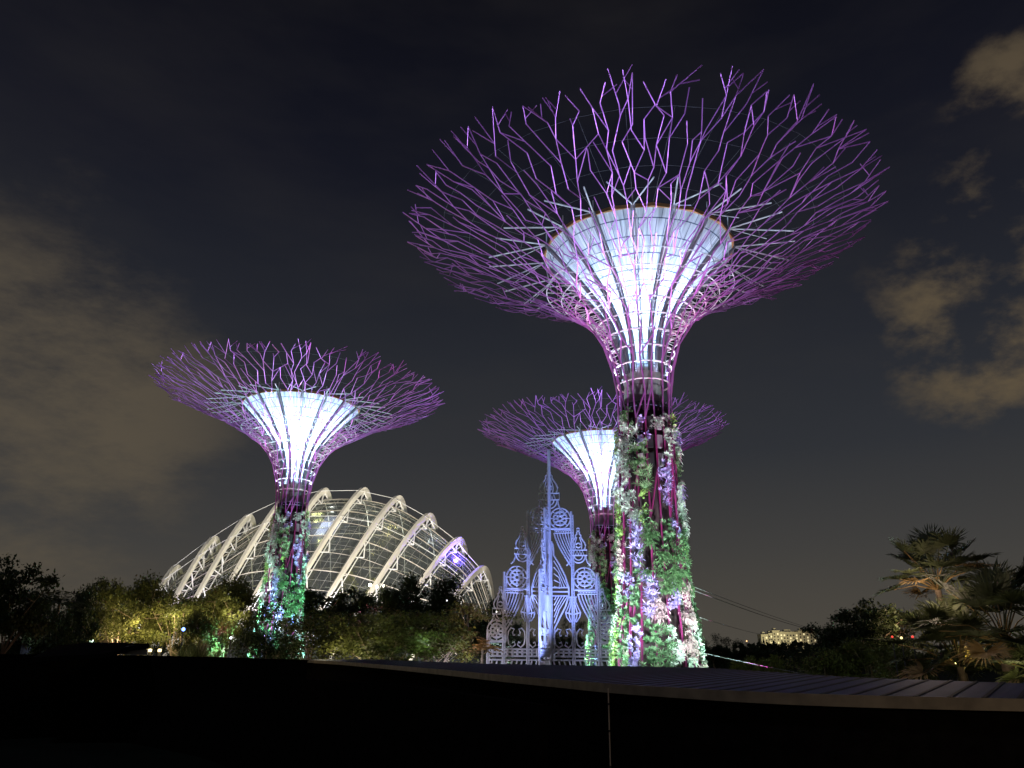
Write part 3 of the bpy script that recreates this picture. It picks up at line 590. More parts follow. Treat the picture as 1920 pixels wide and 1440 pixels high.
# ------------------------------------------------------------------ white lattice light tower
M_lum = mat('white_painted_lattice', (.62, .62, .66), .55, 0, .12, 1)
lum = empty('lattice_ornament_tower'); LD = 68.0
lb = at(1031, 1240, LD); lum.location = (lb.x, lb.y, 0); LS = 4.86/100.0   # metres per photo pixel at that distance
def pz_(y): return lb.z+(1240-y)*LS
def wall(root, M_, half, tiers, crown):
    def T3(x, y, d=0): return tuple(M_ @ Vector((x*LS, d, pz_(y))))
    def line(mb, pts, r=.05, closed=False): mb.poly([T3(*p) for p in pts], r*1.3, 4, closed)
    def circ(mb, cx, cy, r, w=.045, a0=0, a1=2*math.pi, n=24): 
        if abs(a1-a0) > 6.2: line(mb, [(cx+r*math.cos(t), cy+r*math.sin(t)) for t in np.linspace(0, 2*math.pi, n+1)[:-1]], w, True)
        else: line(mb, [(cx+r*math.cos(t), cy+r*math.sin(t)) for t in np.linspace(a0, a1, n//2+1)], w)
    def rosette(cx, cy, r):
        m = MB(); circ(m, cx, cy, r); circ(m, cx, cy, r*.68, .05); circ(m, cx, cy, r*.2, .05)
        for k in range(8):
            a = k*math.pi/4; line(m, [(cx+r*.2*math.cos(a), cy+r*.2*math.sin(a)), (cx+r*math.cos(a), cy+r*math.sin(a))], .04)
            a += math.pi/8; circ(m, cx+r*.46*math.cos(a), cy+r*.46*math.sin(a), r*.17, .05, n=10)
        line(m, [(cx-r, cy+r), (cx-r, cy), ], .045); line(m, [(cx+r, cy+r), (cx+r, cy)], .045); line(m, [(cx-r, cy+r), (cx+r, cy+r)], .07)
        m.build('rosette', M_lum, root)
    def kettle(cx, y0, sc):                   # the small domed finial over each tier
        m = MB(); circ(m, cx, y0-37*sc, 3.2*sc, .045, n=10)
        prof = [(0, -34), (3, -31), (3, -27), (6, -24), (6, -20), (9, -15), (14, -8), (16, -2), (15, 4), (13, 7)]
        for sd in (-1, 1): line(m, [(cx+sd*x*sc, y0+y*sc) for x, y in prof], .05); line(m, [(cx+sd*x*.5*sc, y0+y*sc) for x, y in prof[4:]], .035)
        circ(m, cx, y0-2*sc, 5*sc, .05, n=12)
        line(m, [(cx-19*sc, y0+8*sc), (cx+19*sc, y0+8*sc), (cx+19*sc, y0+20*sc), (cx-19*sc, y0+20*sc)], .05, True)
        for t in (-12, -6, 0, 6): line(m, [(cx+t*sc, y0+20*sc), (cx+(t+3)*sc, y0+9*sc), (cx+(t+6)*sc, y0+20*sc)], .03)
        for sd in (-1, 1): line(m, [(cx+sd*17*sc, y0+20*sc), (cx+sd*17*sc, y0+28*sc), (cx+sd*20*sc, y0+36*sc), (cx+sd*27*sc, y0+42*sc)], .05)
        circ(m, cx, y0+21*sc, 15*sc, .045, 0, math.pi); circ(m, cx, y0+21*sc, 9*sc, .04, 0, math.pi)
        m.build('finial', M_lum, root)
    def post(x, y0, y1, w=.09):
        m = MB(); m.poly([T3(x-1, y1), T3(x-1, y0)], w, 4); m.poly([T3(x+2.4, y1), T3(x+2.4, y0+6)], w*.5, 4)
        for y in np.arange(y0+8, y1, 5): line(m, [(x-1, y), (x+2.4, y)], .025)
        m.build('post', M_lum, root)
    def drape(x0, x1, y0, y1, sd):            # curved slats fanning from a rail down to a post
        m = MB(); line(m, [(x0, y0), (x1, y0)], .05); line(m, [(x0, y0-4), (x1, y0-4)], .05)
        for t in np.linspace(x0, x1, 8)[1:-1]: line(m, [(t, y0-4), (t, y0)], .03)
        for k in range(6):
            f_ = k/6; xs = x0+(x1-x0)*f_
            pts = [(xs+(x1-xs)*(u**1.35), y0+(y1-y0)*(1-f_*.72)*u) for u in np.linspace(0, 1, 8)]
            line(m, pts, .04 if k else .055)
        m.build('drape', M_lum, root)
    for sd in (-1, 1):
        if sd in half:
            rosette(sd*20, 997, 18.5); drape(sd*9, sd*39, 1023, 1082, sd); post(sd*41, 985, 1250)
            kettle(sd*52, 1047, .8) if tiers > 1 else None
            if tiers > 1: rosette(sd*62, 1103, 19); drape(sd*50, sd*84, 1129, 1195, sd); post(sd*85, 1095, 1250)
            if tiers > 2: kettle(sd*92, 1150, .75); rosette(sd*98, 1192, 17); post(sd*113, 1190, 1250)
            # inner curtain beside the mast
            m = MB(); line(m, [(sd*4, 1038), (sd*7, 1044), (sd*8, 1062), (sd*18, 1078), (sd*28, 1098), (sd*34, 1118), (sd*34, 1132), (sd*28, 1150), (sd*16, 1172), (sd*8, 1188), (sd*8, 1240)], .055)
            for k in range(5): line(m, [(sd*8, 1072+k*11), (sd*(15+k*1), 1083+k*9), (sd*(32-k*5), 1118)], .035); line(m, [(sd*(32-k*5), 1132), (sd*(17-k*2), 1155-k*4), (sd*8, 1178-k*10)], .035)
            for y in (1118, 1125, 1132): line(m, [(sd*3, y), (sd*34, y)], .045)
            line(m, [(sd*4, 1038), (sd*4, 1240)], .05); m.build('curtain', M_lum, root)
            # lantern
            m = MB(); cx = sd*41
            for t in (-1, -.55, 0, .55, 1): line(m, [(cx+t*5, 1134), (cx+t*5, 1142), (cx+t*9, 1152), (cx+t*13, 1160), (cx+t*11, 1168), (cx+t*5, 1176)], .04)
            line(m, [(cx-7, 1134), (cx+7, 1134)], .05); line(m, [(cx-13, 1160), (cx, 1163), (cx+13, 1160)], .05); m.build('lantern', M_lum, root)
            # scrolls and railing
            for cx in ((sd*24), (sd*62)):
                m = MB()
                for s2 in (-1, 1):
                    line(m, [(cx+s2*3, 1198), (cx+s2*6, 1199), (cx+s2*7, 1194), (cx+s2*4, 1189), (cx+s2*10, 1187), (cx+s2*15, 1193), (cx+s2*16, 1203), (cx+s2*14, 1213), (cx+s2*8, 1218), (cx+s2*2, 1214), (cx+s2*4, 1209), (cx+s2*7, 1211)], .05)
                m.build('scroll', M_lum, root)
            xe = sd*(111 if tiers > 2 else (85 if tiers > 1 else 42)); m = MB()
            for y in (1221, 1226, 1232): line(m, [(sd*4, y), (xe, y)], .06)
            for x in np.arange(6, abs(xe), 9): line(m, [(sd*x, 1221), (sd*x, 1232)], .07); line(m, [(sd*x, 1238), (sd*(x+5), 1256)], .05)
            line(m, [(sd*4, 1238), (xe, 1238)], .05); line(m, [(sd*4, 1256), (xe, 1256)], .05); m.build('railing', M_lum, root)
    if crown: kettle(0, 943, 1.0)
I4 = Matrix.Rotation(R(-9), 4, 'Z')
wall(lum, I4, (1,), 3, 1)
wall(lum, Matrix.Rotation(R(22), 4, 'Z'), (-1,), 3, 0)
wall(lum, Matrix.Rotation(R(76), 4, 'Z'), (-1,), 2, 0)
m = MB(); m.poly([(0, -.25, pz_(1330)), (0, -.25, pz_(872))], .15, 8); m.build('mast', M_lum, lum)
tag(lum, 'white openwork ornamental spire of rosettes and scrolls lit pale blue between the towers', 'ornament')
lamp('SPOT', 'blue_flood', (lb.x+1.5, lb.y-9, .6), 24000, (.26, .36, 1.0), aim=(lb.x, lb.y, 13), spot_size=R(45), spot_blend=.8, shadow_soft_size=.3)
lamp('SPOT', 'blue_flood', (lb.x-9, lb.y-14, .8), 4200, (.60, .64, .95), aim=(lb.x, lb.y, 9), spot_size=R(75), spot_blend=.7, shadow_soft_size=.3)
# ------------------------------------------------------------------ vegetation
M_bark = mat('bark', (.20, .15, .10), .85, 0, .4, 4)
M_leafd = mat('tree_leaf_dark', (.035, .05, .018), .6, 0, .45, .8, .2, trans=.25)
M_leafm = mat('tree_leaf_mid', (.10, .11, .03), .6, 0, .45, .8, .2, trans=.3)
M_palm = mat('palm_leaf', (.075, .09, .04), .5, 0, .4, 2, .3, trans=.2)
M_palmd = mat('dry_palm_leaf', (.30, .20, .08), .6, 0, .4, 2, .3, trans=.2)
def tree_mesh(h, w, seed, style='round', leaf=.3, n=4200, mtl=None):
    """trunk and crown in local coordinates, base at 0"""
    q = random.Random(seed); g = np.random.default_rng(seed); root = empty('tree')
    tr = MB(); cl = []
    nst = {'round': 1, 'layer': 2, 'multi': 5}[style]
    for s_ in range(nst):
        a = q.uniform(0, 6.28); lean = {'round': .05, 'layer': .16, 'multi': .42}[style]
        b0 = np.array([math.cos(a), math.sin(a), 0])*(.15*nst if nst > 1 else 0); fork = h*q.uniform(.28, .42)
        b1 = b0+np.array([math.cos(a)*lean*fork, math.sin(a)*lean*fork, fork]); r0 = (.030 if nst == 1 else .016)*h
        mid = (b0+b1)/2+g.normal(0, .03*h, 3)*[1, 1, .2]
        tr.poly([b0, mid, b1], [r0, r0*.8, r0*.62], 7)
        for l_ in range(6 if nst < 3 else 4):
            a2 = a+l_*2*math.pi/(6 if nst < 3 else 4)+q.uniform(-.5, .5); rr = w*.5*q.uniform(.45, .85); zz = h*(q.uniform(.55, .92) if style != 'layer' else q.uniform(.62, .92))
            e = np.array([b1[0]+rr*math.cos(a2), b1[1]+rr*math.sin(a2), zz]); m1 = b1+(e-b1)*.5+np.array([0, 0, .04*h])+g.normal(0, .02*h, 3)
            tr.poly([b1, m1, e], [r0*.5, r0*.3, r0*.1], 5, cap=False)
            cl.append(e)
            for t_ in range(3):
                f2 = m1+(e-m1)*q.uniform(.2, .8); e2 = f2+g.normal(0, 1, 3)*[w*.13, w*.13, h*.06]+np.array([0, 0, .04*h]); tr.poly([f2, e2], [r0*.18, r0*.06], 4, cap=False); cl.append(e2)
    tr.build('trunk', M_bark, root)
    cl = np.array(cl); nc = len(cl)
    extra = int(40 if style == 'round' else 30)
    th = g.uniform(0, 2*math.pi, extra); rr = np.sqrt(g.uniform(0, 1, extra)); 
    if style == 'round': zc = h*(.30+.68*np.sqrt(np.clip(1-rr**2, 0, 1))*g.uniform(.3, 1, extra))
    else: zc = h*(.48+.48*np.sqrt(np.clip(1-rr**2*.9, 0, 1))*g.uniform(.2, 1, extra))
    ex = np.stack([rr*w*.5*np.cos(th), rr*w*.5*np.sin(th), zc], 1); C_ = np.concatenate([cl, ex])
    rad = g.uniform(.06, .125, len(C_))*w
    per = max(8, n//len(C_)); K = len(C_)*per
    flat = .42 if style != 'round' else .7
    P = C_.repeat(per, 0)+np.clip(g.normal(0, .55, (K, 3)), -1.3, 1.3)*np.stack([rad, rad, rad*flat], 1).repeat(per, 0)
    D = g.normal(0, 1, (K, 3))*[1, 1, .45]; Nn = g.normal(0, .5, (K, 3))+np.array([0, 0, 1.])
    ln = g.uniform(.6, 1.3, K)*leaf; lf = MB(); lf.leaves(P, D, Nn, ln, ln*.30); lf.build('crown', mtl or M_leafd, root)
    return root
protos = {}
def tree(kind, px, ytop, Y, wpx, label, cat='tree', name='broadleaf_tree', group=None, rz=None, copyname=True):
    top = at(px, ytop, Y); w = wpx*Y/F; h = top.z
    key = kind
    st, sd, lf, n, mt = {'a': ('round', 1, .30, 11000, M_leafd), 'b': ('round', 2, .30, 10000, M_leafm), 'c': ('layer', 3, .26, 11000, M_leafm), 'd': ('multi', 4, .22, 13000, M_leafm), 'e': ('layer', 5, .30, 11000, M_leafd), 'f': ('round', 6, .24, 9000, M_leafd)}[kind]
    if key not in protos:
        o = tree_mesh(8.0, 8.0, sd, st, lf, n, mt); protos[key] = o
        o.location = (top.x, top.y, 0)
    else: o = copy_tree(protos[key], (top.x, top.y, 0))
    o.name = name; o.rotation_euler.z = rz if rz is not None else rnd.uniform(0, 6.28)
    o.scale = (w/8, w/8, h/8*1.0)
    tag(o, label, cat, group); return o
gl = 'trees in front of the glasshouse'
tree('e', 25, 1052, 55, 150, 'black spreading tree at the far left edge of the picture', group='black trees at the far left')
tree('a', 95, 1100, 60, 120, 'black tree second from the left edge, lower than its neighbour', group='black trees at the far left')
tree('a', 150, 1094, 66, 90, 'dark round tree standing left of the yellow lit trees', group='black trees at the far left')
tree('c', 215, 1078, 92, 110, 'yellow lit tree with dark top, left of the floodlit pale trunks', group=gl)
tree('b', 285, 1076, 96, 105, 'tall dark topped tree at the left foot of the glasshouse', group=gl)
tree('c', 250, 1118, 84, 130, 'golden lit tree with forked trunk behind the kiosk', group=gl)
tree('c', 340, 1108, 84, 120, 'olive lit tree under the left arches of the glasshouse', group=gl)
tree('c', 400, 1100, 92, 120, 'dense lit tree just left of the left tower trunk', group=gl)
tree('b', 440, 1074, 100, 110, 'dark tree rising beside the left tower trunk at dome height', group=gl)
tree('b', 385, 1140, 76, 90, 'low bushy tree above the spiky yellow grass', group=gl)
tree('e', 600, 1098, 100, 170, 'layered tree with gaps before the lowest dome panes, right of the left tower', group=gl)
tree('e', 700, 1108, 104, 150, 'dark flat topped tree below the brightest lamps of the dome', group=gl)
tree('d', 640, 1128, 64, 210, 'broad fine leaved tree with splayed pale stems in the centre', group=gl)
tree('d', 770, 1124, 60, 220, 'wide green feathery tree left of the drooping palms', group=gl, rz=2.1)
tree('a', 800, 1068, 96, 160, 'black round tree covering the right foot of the dome', group=gl)
tree('a', 745, 1095, 92, 100, 'black low tree left of the tallest black crown before the dome', group=gl)
tree('f', 868, 1100, 90, 80, 'small black tree under the last dome arch', group=gl)
tree('a', 925, 1112, 96, 110, 'black tree between the dome and the white ornamental spire', group=gl)
tree('f', 985, 1180, 92, 90, 'low black tree seen through the left of the white spire', group=gl)
tree('f', 1062, 1150, 100, 90, 'black tree seen through the right of the white spire', group=gl)
tree('f', 512, 1120, 58, 120, 'dark thin stemmed tree in front of the left tower trunk', name='broadleaf_tree', group=gl)
for px_i, yt_i, w_i, lb_i in ((585, 1082, 50, 'leftmost yellow lit indoor tree behind the dome glass'), (650, 1062, 60, 'tallest yellow lit indoor tree behind the dome glass'), (700, 1085, 50, 'rightmost yellow lit indoor tree behind the dome glass, beside the bright lamps')):
    tree('b', px_i, yt_i, 192, w_i, lb_i, name='indoor_tree', group='trees inside the dome')
gr = 'trees on the right'
tree('e', 1600, 1130, 84, 150, 'layered dark tree right of the lit flats', group=gr)
tree('c', 1672, 1134, 88, 130, 'brown lit tree crown behind the red lamps', group=gr)
tree('a', 1560, 1165, 90, 90, 'round black tree directly beside the lit flats', group=gr)
tree('b', 1620, 1195, 62, 150, 'dim green bush tree under the layered dark tree', group=gr)
tree('b', 1540, 1215, 60, 120, 'low green shrub tree behind the ribbed roof, right of the slim conifers', group=gr)
tree('b', 1690, 1205, 52, 120, 'low dim tree left of the palms', group=gr)
tree('f', 1480, 1222, 66, 90, 'small dark tree below the flats', group=gr)
for i, (px, yt, w) in enumerate(((1335, 1186, 70), (1375, 1196, 80), (1430, 1200, 90), (1490, 1202, 90), (1545, 1200, 80))):
    tree('f', px, yt, 170, w, ['black distant tree just right of the planted trunk', 'black distant tree second right of the planted trunk', 'black distant tree under the left end of the flats', 'black distant tree under the middle of the flats', 'black distant tree under the right end of the flats'][i], group='distant tree line')
# a far wood that reads as one dark mass under the city
m = MB(); g_ = np.random.default_rng(3); K = 16000; P = np.stack([g_.uniform(-420, 620, K), g_.uniform(330, 420, K), np.zeros(K)], 1)
P[:, 2] = g_.uniform(0, 1, K)**.6*(7+3.0*np.sin(P[:, 0]*.06)+2.0*np.sin(P[:, 0]*.17+1)); D_ = g_.normal(0, 1, (K, 3)); m.leaves(P, D_, g_.normal(0, 1, (K, 3)), g_.uniform(2.0, 4.0, K), g_.uniform(1, 1.6, K))
tag(m.build('distant_wood', M_leafd), 'dark wood along the horizon beneath the city', 'wood', kind='stuff')
# slim lit conifers behind the ribbed roof
def conifer():
    r = empty('conifer_shrub'); t = MB(); t.poly([(0, 0, 0), (0, 0, 2.4)], [.06, .02], 6); t.build('trunk', M_bark, r)
    g = np.random.default_rng(9); K = 1500; z = g.uniform(.15, 3, K); rr = .55*np.sqrt(g.uniform(.2, 1, K))*np.sin(np.clip(z/3, 0, 1)*math.pi)**.6; a = g.uniform(0, 6.28, K)
    P = np.stack([rr*np.cos(a), rr*np.sin(a), z], 1); D = np.stack([np.cos(a), np.sin(a), g.uniform(.4, 1.6, K)], 1); m = MB(); m.leaves(P, D, g.normal(0, 1, (K, 3)), g.uniform(.14, .3, K), g.uniform(.03, .05, K)); m.build('crown', M_leafm, r); return r
cf = None
for i, (px, yt) in enumerate(((1380, 1238), (1405, 1228), (1432, 1232), (1452, 1226))):
    p = at(px, yt, 58); o = conifer() if i == 0 else copy_tree(cf, (0, 0, 0), i*1.3); cf = cf or o
    o.location = (p.x, p.y, 0); o.scale = (1.35, 1.35, p.z/3.15)
    tag(o, ['leftmost slim lit conifer behind the ribbed roof', 'second slim lit conifer from the left behind the ribbed roof', 'third slim lit conifer from the left behind the ribbed roof', 'rightmost slim lit conifer behind the ribbed roof'][i], 'shrub', 'slim conifers behind the roof')
# fan palms
def fan_leaf(mb, mp, base, d, L_, size, g, droop=.25):
    d = d/np.linalg.norm(d); e = base+d*L_+np.array([0, 0, -droop*L_*.25]); mid = base+d*L_*.5+np.array([0, 0, .05*L_])
    mp.poly([base, mid, e], [.035, .024, .016], 5, cap=False)
    t = e-mid; t /= np.linalg.norm(t); sd = np.cross(t, [0, 0, 1.]); sd /= np.linalg.norm(sd)+1e-9; nn = np.cross(sd, t); k = 48
    an = np.linspace(-2.35, 2.35, k)+g.normal(0, .03, k); D = t[None]*np.cos(an)[:, None]+sd[None]*np.sin(an)[:, None]+nn[None]*(.18*np.abs(an))[:, None]
    ln = size*g.uniform(.8, 1.05, k); mb.leaves(np.repeat(e[None], k, 0), D, nn[None]+g.normal(0, .25, (k, 3)), ln*.78, ln*.075)
    D2 = D/np.linalg.norm(D, axis=1)[:, None]; E = e[None]+D2*(ln*.60)[:, None]; mb.leaves(E, D2+np.array([0, 0, -.5*droop*2])+g.normal(0, .12, (k, 3)), nn[None]+g.normal(0, .3, (k, 3)), ln*.5, ln*.03)
def fan_palm(base, crown, n, L_, size, seed, lo=-.5, dry=0, label='', tr=.17):
    r = empty('fan_palm', (base[0], base[1], 0)); g = np.random.default_rng(seed); o = np.array([base[0], base[1], 0]); c_ = np.array(crown)-o; b_ = np.array(base)-o; b_[2] = 0
    t = MB(); P = [b_, b_+(c_-b_)*.5+np.array([.1, 0, 0]), c_]; Q = dens(P, 14); rad = tr*(1+.12*np.sin(np.arange(14)*2.5)); t.poly(Q, rad, 9); t.build('trunk', M_bark, r)
    for i in range(n):
        a = i*2.39996+g.normal(0, .15); u = (i+.5)/n; el = np.clip(g.uniform(lo, 1.45) if i < n*.8 else lo+g.normal(0, .1), -1.2, 1.5)
        d = np.array([math.cos(a)*math.cos(el), math.sin(a)*math.cos(el), math.sin(el)]); m = MB(); p = MB(); fan_leaf(m, p, c_.copy(), d, L_*g.uniform(.6, 1.1), size*g.uniform(.8, 1.1), g, .1+.35*u)
        fo = m.build('frond', M_palmd if (dry and i >= n-dry) else M_palm, r); p.build('stalk', M_palmd if g.random() < .5 else M_palm, fo)
    tag(r, label, 'palm', 'fan palms on the right'); return r
pY = 33.0
c1 = at(1758, 1106, pY); fan_palm((c1.x+1.0, c1.y, 0), tuple(c1), 34, 2.0, .85, 4, .30, 3, 'tallest fan palm, its crown above the others with a yellow lit frond at its left', .12)
c2 = at(1884, 1205, 30); fan_palm((c2.x-.1, c2.y, 0), tuple(c2), 34, 2.7, 1.05, 5, -.1, 2, 'thick trunked fan palm at the right edge with pale rough trunk', .26)
c3 = at(1800, 1250, 31.5); fan_palm((c3.x+.3, c3.y, 0), tuple(c3), 26, 2.3, 1.0, 6, .05, 1, 'low fan palm between the other two, its fronds near the ribbed roof', .12)
c4 = at(1945, 1265, 28); fan_palm((c4.x, c4.y, 0), tuple(c4), 16, 1.1, .8, 8, -.1, 0, 'bright yellow green fan palm cut by the right edge', .10)
# feathery palms and grasses in the middle and left
def feather(mb, base, d, L_, g, w=.35):
    u = np.linspace(0, 1, 9); d = d/np.linalg.norm(d); Q = base[None]+d[None]*(u*L_)[:, None]+np.array([0, 0, -1.])*(u**2*L_*.55)[:, None]; mb.poly(Q, np.linspace(.03, .008, 9), 4, cap=False)
    k = 40; uu = g.uniform(.12, 1, k); B = np.stack([np.interp(uu, u, Q[:, i]) for i in range(3)], 1); sd = np.cross(d, [0, 0, 1.]); sd /= np.linalg.norm(sd)+1e-9; s_ = np.where(np.arange(k) % 2, 1, -1)[:, None]
    D = sd[None]*s_+d[None]*.6+np.array([0, 0, -.55])+g.normal(0, .1, (k, 3)); mb.leaves(B, D, np.array([0, 0, 1.])+g.normal(0, .3, (k, 3)), w*L_*np.sin(uu*2.6+.3)*.8+.05, np.full(k, .03*L_))
def feather_palm(px, ytop, Y, L_, n, seed, mt, label, group='feather palms and grasses', grass=False, h=None):
    p = at(px, ytop, Y); r = empty('spiky_grass' if grass else 'feather_palm', (p.x, p.y, 0)); g = np.random.default_rng(seed); z = h if h is not None else max(.5, p.z-L_*.6)
    if not grass: t = MB(); t.poly([(0, 0, 0), (0, 0, z)], [.14, .10], 7); t.build('trunk', M_bark, r)
    for i in range(n):
        a = i*2.4+g.normal(0, .2); el = g.uniform(.2, 1.4) if not grass else g.uniform(.75, 1.5); d = np.array([math.cos(a)*math.cos(el), math.sin(a)*math.cos(el), math.sin(el)])
        m = MB()
        if grass:
            k = 14; D = np.repeat(d[None], k, 0)+g.normal(0, .12, (k, 3)); m.leaves(np.repeat(np.array([[0, 0, z]]), k, 0), D, g.normal(0, 1, (k, 3)), L_*g.uniform(.7, 1.1, k), np.full(k, .035*L_*.6))
        else: feather(m, np.array([0, 0, z]), d, L_*g.uniform(.8, 1.1), g)
        m.build('frond' if not grass else 'blade_tuft', mt, r)
    tag(r, label, 'palm' if not grass else 'grass plant', group)
feather_palm(878, 1118, 72, 2.6, 15, 1, M_palmd, 'topmost drooping palm of the brown lit group left of the spire')
feather_palm(870, 1168, 66, 2.2, 14, 2, M_palmd, 'middle drooping palm of the brown lit group left of the spire')
feather_palm(905, 1190, 62, 1.9, 13, 3, M_palmd, 'lower drooping palm nearest the white spire')
feather_palm(118, 1098, 62, 2.4, 13, 5, M_palm, 'black drooping palm among the far left trees')
feather_palm(375, 1185, 60, 2.2, 16, 11, M_palm, 'large spiky plant lit yellow left of the left tower base', grass=True, h=3.6)
feather_palm(345, 1200, 58, 1.5, 12, 12, M_palm, 'smaller spiky plant left of the large yellow one', grass=True, h=3.8)
feather_palm(408, 1205, 58, 1.3, 12, 13, M_palm, 'spiky plant lit yellow beside the left tower base', grass=True, h=3.9)
# ------------------------------------------------------------------ city, cables, lamps
M_flat = mat('cream_flats', (.62, .58, .42), .8, 0, .1, .05); M_win = mat('lit_window', (.8, .7, .4), .5, emit=(1.0, .86, .5), es=.8); M_wd = mat('dark_window', (.05, .05, .05), .3)
CY = 900.0
def flats(px0, px1, yt, label):
    a = at(px0, yt, CY); b = at(px1, yt, CY); r = empty('block_of_flats', ((a.x+b.x)/2, CY, 0)); w = b.x-a.x; h = a.z
    m = MB(); m.box((-w/2, 0, 0), (w/2, 14, h)); m.build('wall', M_flat, r)
    m = MB(); m.box((-w/2-.3, -.3, h), (w/2+.3, 14.3, h+.7)); m.box((-w*.2, 3, h+.7), (w*.15, 9, h+3)); m.build('roof', M_flat, r)
    q = random.Random(int(px0)); nx = max(2, int(w/3.2)); zf = h-3
    rows_ = 0
    while zf > h-18 and rows_ < 6:
        for i in range(nx):
            x = -w/2+(i+.5)*w/nx; m = MB(); m.box((x-.75, -.12, zf-.9), (x+.75, .05, zf+.7)); m.build('window', M_win if q.random() < .38 else M_wd, r)
        zf -= 3.1; rows_ += 1
    tag(r, label, 'flats', 'flats on the skyline'); return h
flats(1427, 1440, 1190, 'low white lit block at the left end of the flats'); flats(1441, 1447.5, 1188, 'narrow cream block second from the left of the flats'); flats(1448, 1461, 1183, 'taller cream block left of the long flats')
flats(1461.5, 1496, 1185.5, 'long cream block in the middle of the flats'); h_ = flats(1496.5, 1510, 1183.5, 'tall cream block right of the long flats'); flats(1510.5, 1530, 1184.5, 'rightmost cream block of the flats beside the red mast light')
for px in (1452, 1500): p = at(px, 1225, CY-60); lamp('SPOT', 'street_glow', (p.x, CY-60, 6), 65000, (1.0, .88, .55), aim=(p.x, CY, 20), spot_size=R(85), spot_blend=.8, shadow_soft_size=3)
def cable(a, b, sag, r, label):
    m = MB(); u = np.linspace(0, 1, 24); P = np.outer(1-u, np.array(tuple(a)))+np.outer(u, np.array(tuple(b))); P[:, 2] -= 4*sag*u*(1-u); m.poly(P, r, 5)
    tag(m.build('cable', M_cable), label, 'cable', 'cables right of the tall tower')
t0 = at(1292, 1097, 43.6)
cable(t0, at(1520, 1178, 110), .12, .02, 'upper of the two close cables slanting from the planted trunk to the flats')
cable(at(1290, 1103, 43.4), at(1524, 1181, 108), .2, .026, 'lower brighter cable of the close pair slanting to the flats')
cable(at(1312, 1158, 43), at(1432, 1190, 120), .1, .018, 'faint cable halfway down the planted trunk')
cable(at(1318, 1224, 42.5), at(1512, 1264.5, 45), .03, .010, 'lowest bright cable crossing the lit conifers')
lamp('SPOT', 'cable_light', (12, 40, 1), 500, (.8, .85, 1), aim=(17, 50, 6), spot_size=R(80), spot_blend=.7)
def garden_lamp(px, py, Y, col, es, r, label, wattage=0, sh=(0, -.6, .3)):
    p = at(px, py, Y); o = empty('garden_lamp', (p.x, p.y, 0)); m = MB(); m.poly([(0, 0, 0), (0, 0, p.z-r)], .04, 6); m.build('pole', M_dark, o)
    m = MB(); m.lathe([(0.001, p.z-r), (r*.7, p.z-r*.7), (r, p.z), (r*.7, p.z+r*.7), (0.001, p.z+r)], 10); m.build('lamp_globe', mat('lamp_glow', col, .5, emit=col, es=es), o, True)
    tag(o, label, 'lamp', 'small garden lamps')
    if wattage: lamp('POINT', 'lamp_light', (p.x+sh[0], p.y+sh[1], p.z+sh[2]), wattage, col, shadow_soft_size=r)
garden_lamp(1673, 1194, 50, (1, .08, .05), 1.2, .07, 'left red lamp in front of the brown lit tree')
garden_lamp(1690, 1196, 50, (1, .8, .35), 2.0, .08, 'yellow lamp between the two red ones')
garden_lamp(1711, 1194, 50, (1, .08, .06), 1.2, .08, 'right red lamp beside the palms')
garden_lamp(344, 1180, 70, (.2, .35, 1), 4, .16, 'blue lamp among the trees left of the left tower', 60)
garden_lamp(145, 1169, 74, (1, .95, .75), 4, .09, 'small white lamp in the black trees at the left')
garden_lamp(102, 1186, 74, (1, .9, .8), 3, .07, 'tiny white lamp above the pale cabinet')
garden_lamp(172, 1202, 72, (.75, 1, .8), 5, .16, 'pale green lamp at the foot of the golden tree', 80)
garden_lamp(433, 1196, 66, (.85, .85, 1), 3, .10, 'white lamp just left of the left tower base')
garden_lamp(838, 1126, 85, (.9, .9, 1), 3, .07, 'tiny lamp in the black trees under the dome')
garden_lamp(946, 1146, 88, (1, .95, .7), 5, .13, 'bright lamp left of the spire top tier')
garden_lamp(931, 1147, 88, (1, 1, .9), 3, .09, 'dimmer lamp left of the bright one beside the spire')
garden_lamp(1793, 1244, 33, (1, .9, .3), 5, .05, 'yellow lamp low among the palms', 25)
garden_lamp(1400, 1202, 160, (1, .5, .2), 4, .12, 'orange lamp on the skyline left of the flats')
garden_lamp(1521, 1180.5, 880, (1, .05, .05), 5, 1.3, 'red warning light above the rightmost flats')
garden_lamp(694, 1097, 150, (1, .93, .72), 5, .34, 'left of three bright lamps at the foot of the dome in the centre', 300)
garden_lamp(707, 1100, 150, (1, .93, .72), 5, .30, 'middle of three bright lamps at the foot of the dome in the centre')
garden_lamp(720, 1099, 150, (1, .93, .72), 5, .26, 'right of three bright lamps at the foot of the dome in the centre')
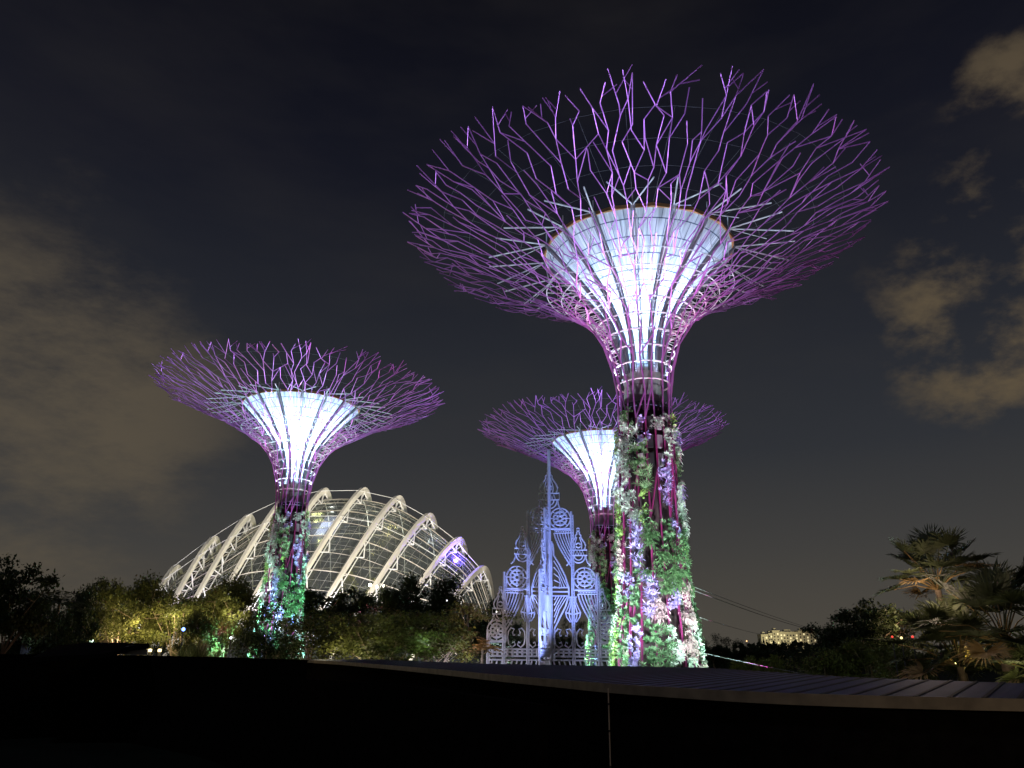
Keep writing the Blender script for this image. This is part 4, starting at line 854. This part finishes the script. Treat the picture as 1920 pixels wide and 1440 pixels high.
for i, px in enumerate((272, 281, 299)):
    p = at(px, 1222, 52); r_ = empty('path_bollard', (p.x, p.y, 0)); m = MB(); m.poly([(0, 0, 0), (0, 0, p.z)], .09, 8); m.build('post', M_conc, r_); m = MB(); m.lathe([(.11, p.z), (.11, p.z+.16), (0.001, p.z+.18)], 10); m.build('lamp_head', mat('bollard_glow', (1, .8, .4), .5, emit=(1, .8, .4), es=3), r_)
    tag(r_, ['leftmost lit bollard beside the kiosk', 'middle lit bollard beside the kiosk', 'rightmost lit bollard beside the kiosk'][i], 'bollard', 'lit bollards')
lamp('POINT', 'path_light', tuple(at(285, 1212, 49)), 70, (1, .75, .35), shadow_soft_size=.2)
# garden uplights that make the trees glow (positions by tree group)
for (px, py, Y, e, col) in ((215, 1190, 84, 900, (1, .8, .35)), (255, 1170, 80, 700, (1, .82, .3)), (300, 1195, 78, 500, (1, .85, .3)), (330, 1165, 82, 500, (.95, .9, .3)), (400, 1180, 84, 700, (1, .85, .35)), (440, 1150, 90, 500, (.9, .85, .35)), (235, 1130, 86, 350, (.95, .85, .35)), (375, 1215, 56, 120, (1, .95, .35)), (430, 1225, 62, 160, (1, .7, .35)),
                            (690, 1225, 58, 260, (.85, .85, .4)), (620, 1215, 58, 160, (.85, .8, .35)), (800, 1200, 55, 120, (.5, .85, .4)), (890, 1165, 62, 160, (1, .75, .4)), (875, 1225, 58, 90, (1, .85, .4)),
                            (1700, 1165, 80, 900, (1, .75, .35)), (1430, 1250, 52, 90, (.7, 1, .5)), (1640, 1230, 55, 60, (.6, .9, .4)), (1905, 1262, 27.5, 70, (1, .95, .3)), (1755, 1120, 31.5, 110, (1, .78, .45)), (1702, 1078, 31.6, 110, (1, .82, .45)), (1735, 1085, 30.3, 22, (1, .85, .55)), (1850, 1215, 28.5, 7, (1, .85, .6)), (1860, 1255, 29, 10, (1, .85, .6)), (70, 1185, 54, 8, (1, .55, .25))):
    lamp('POINT', 'garden_uplight', tuple(at(px, py, Y)), e*(1.7 if px < 460 and py < 1200 else (2.0 if 560 < px < 860 else 1.25)), (col[0], col[1]*.93, col[2]+(1-col[2])*.18), shadow_soft_size=1.0)
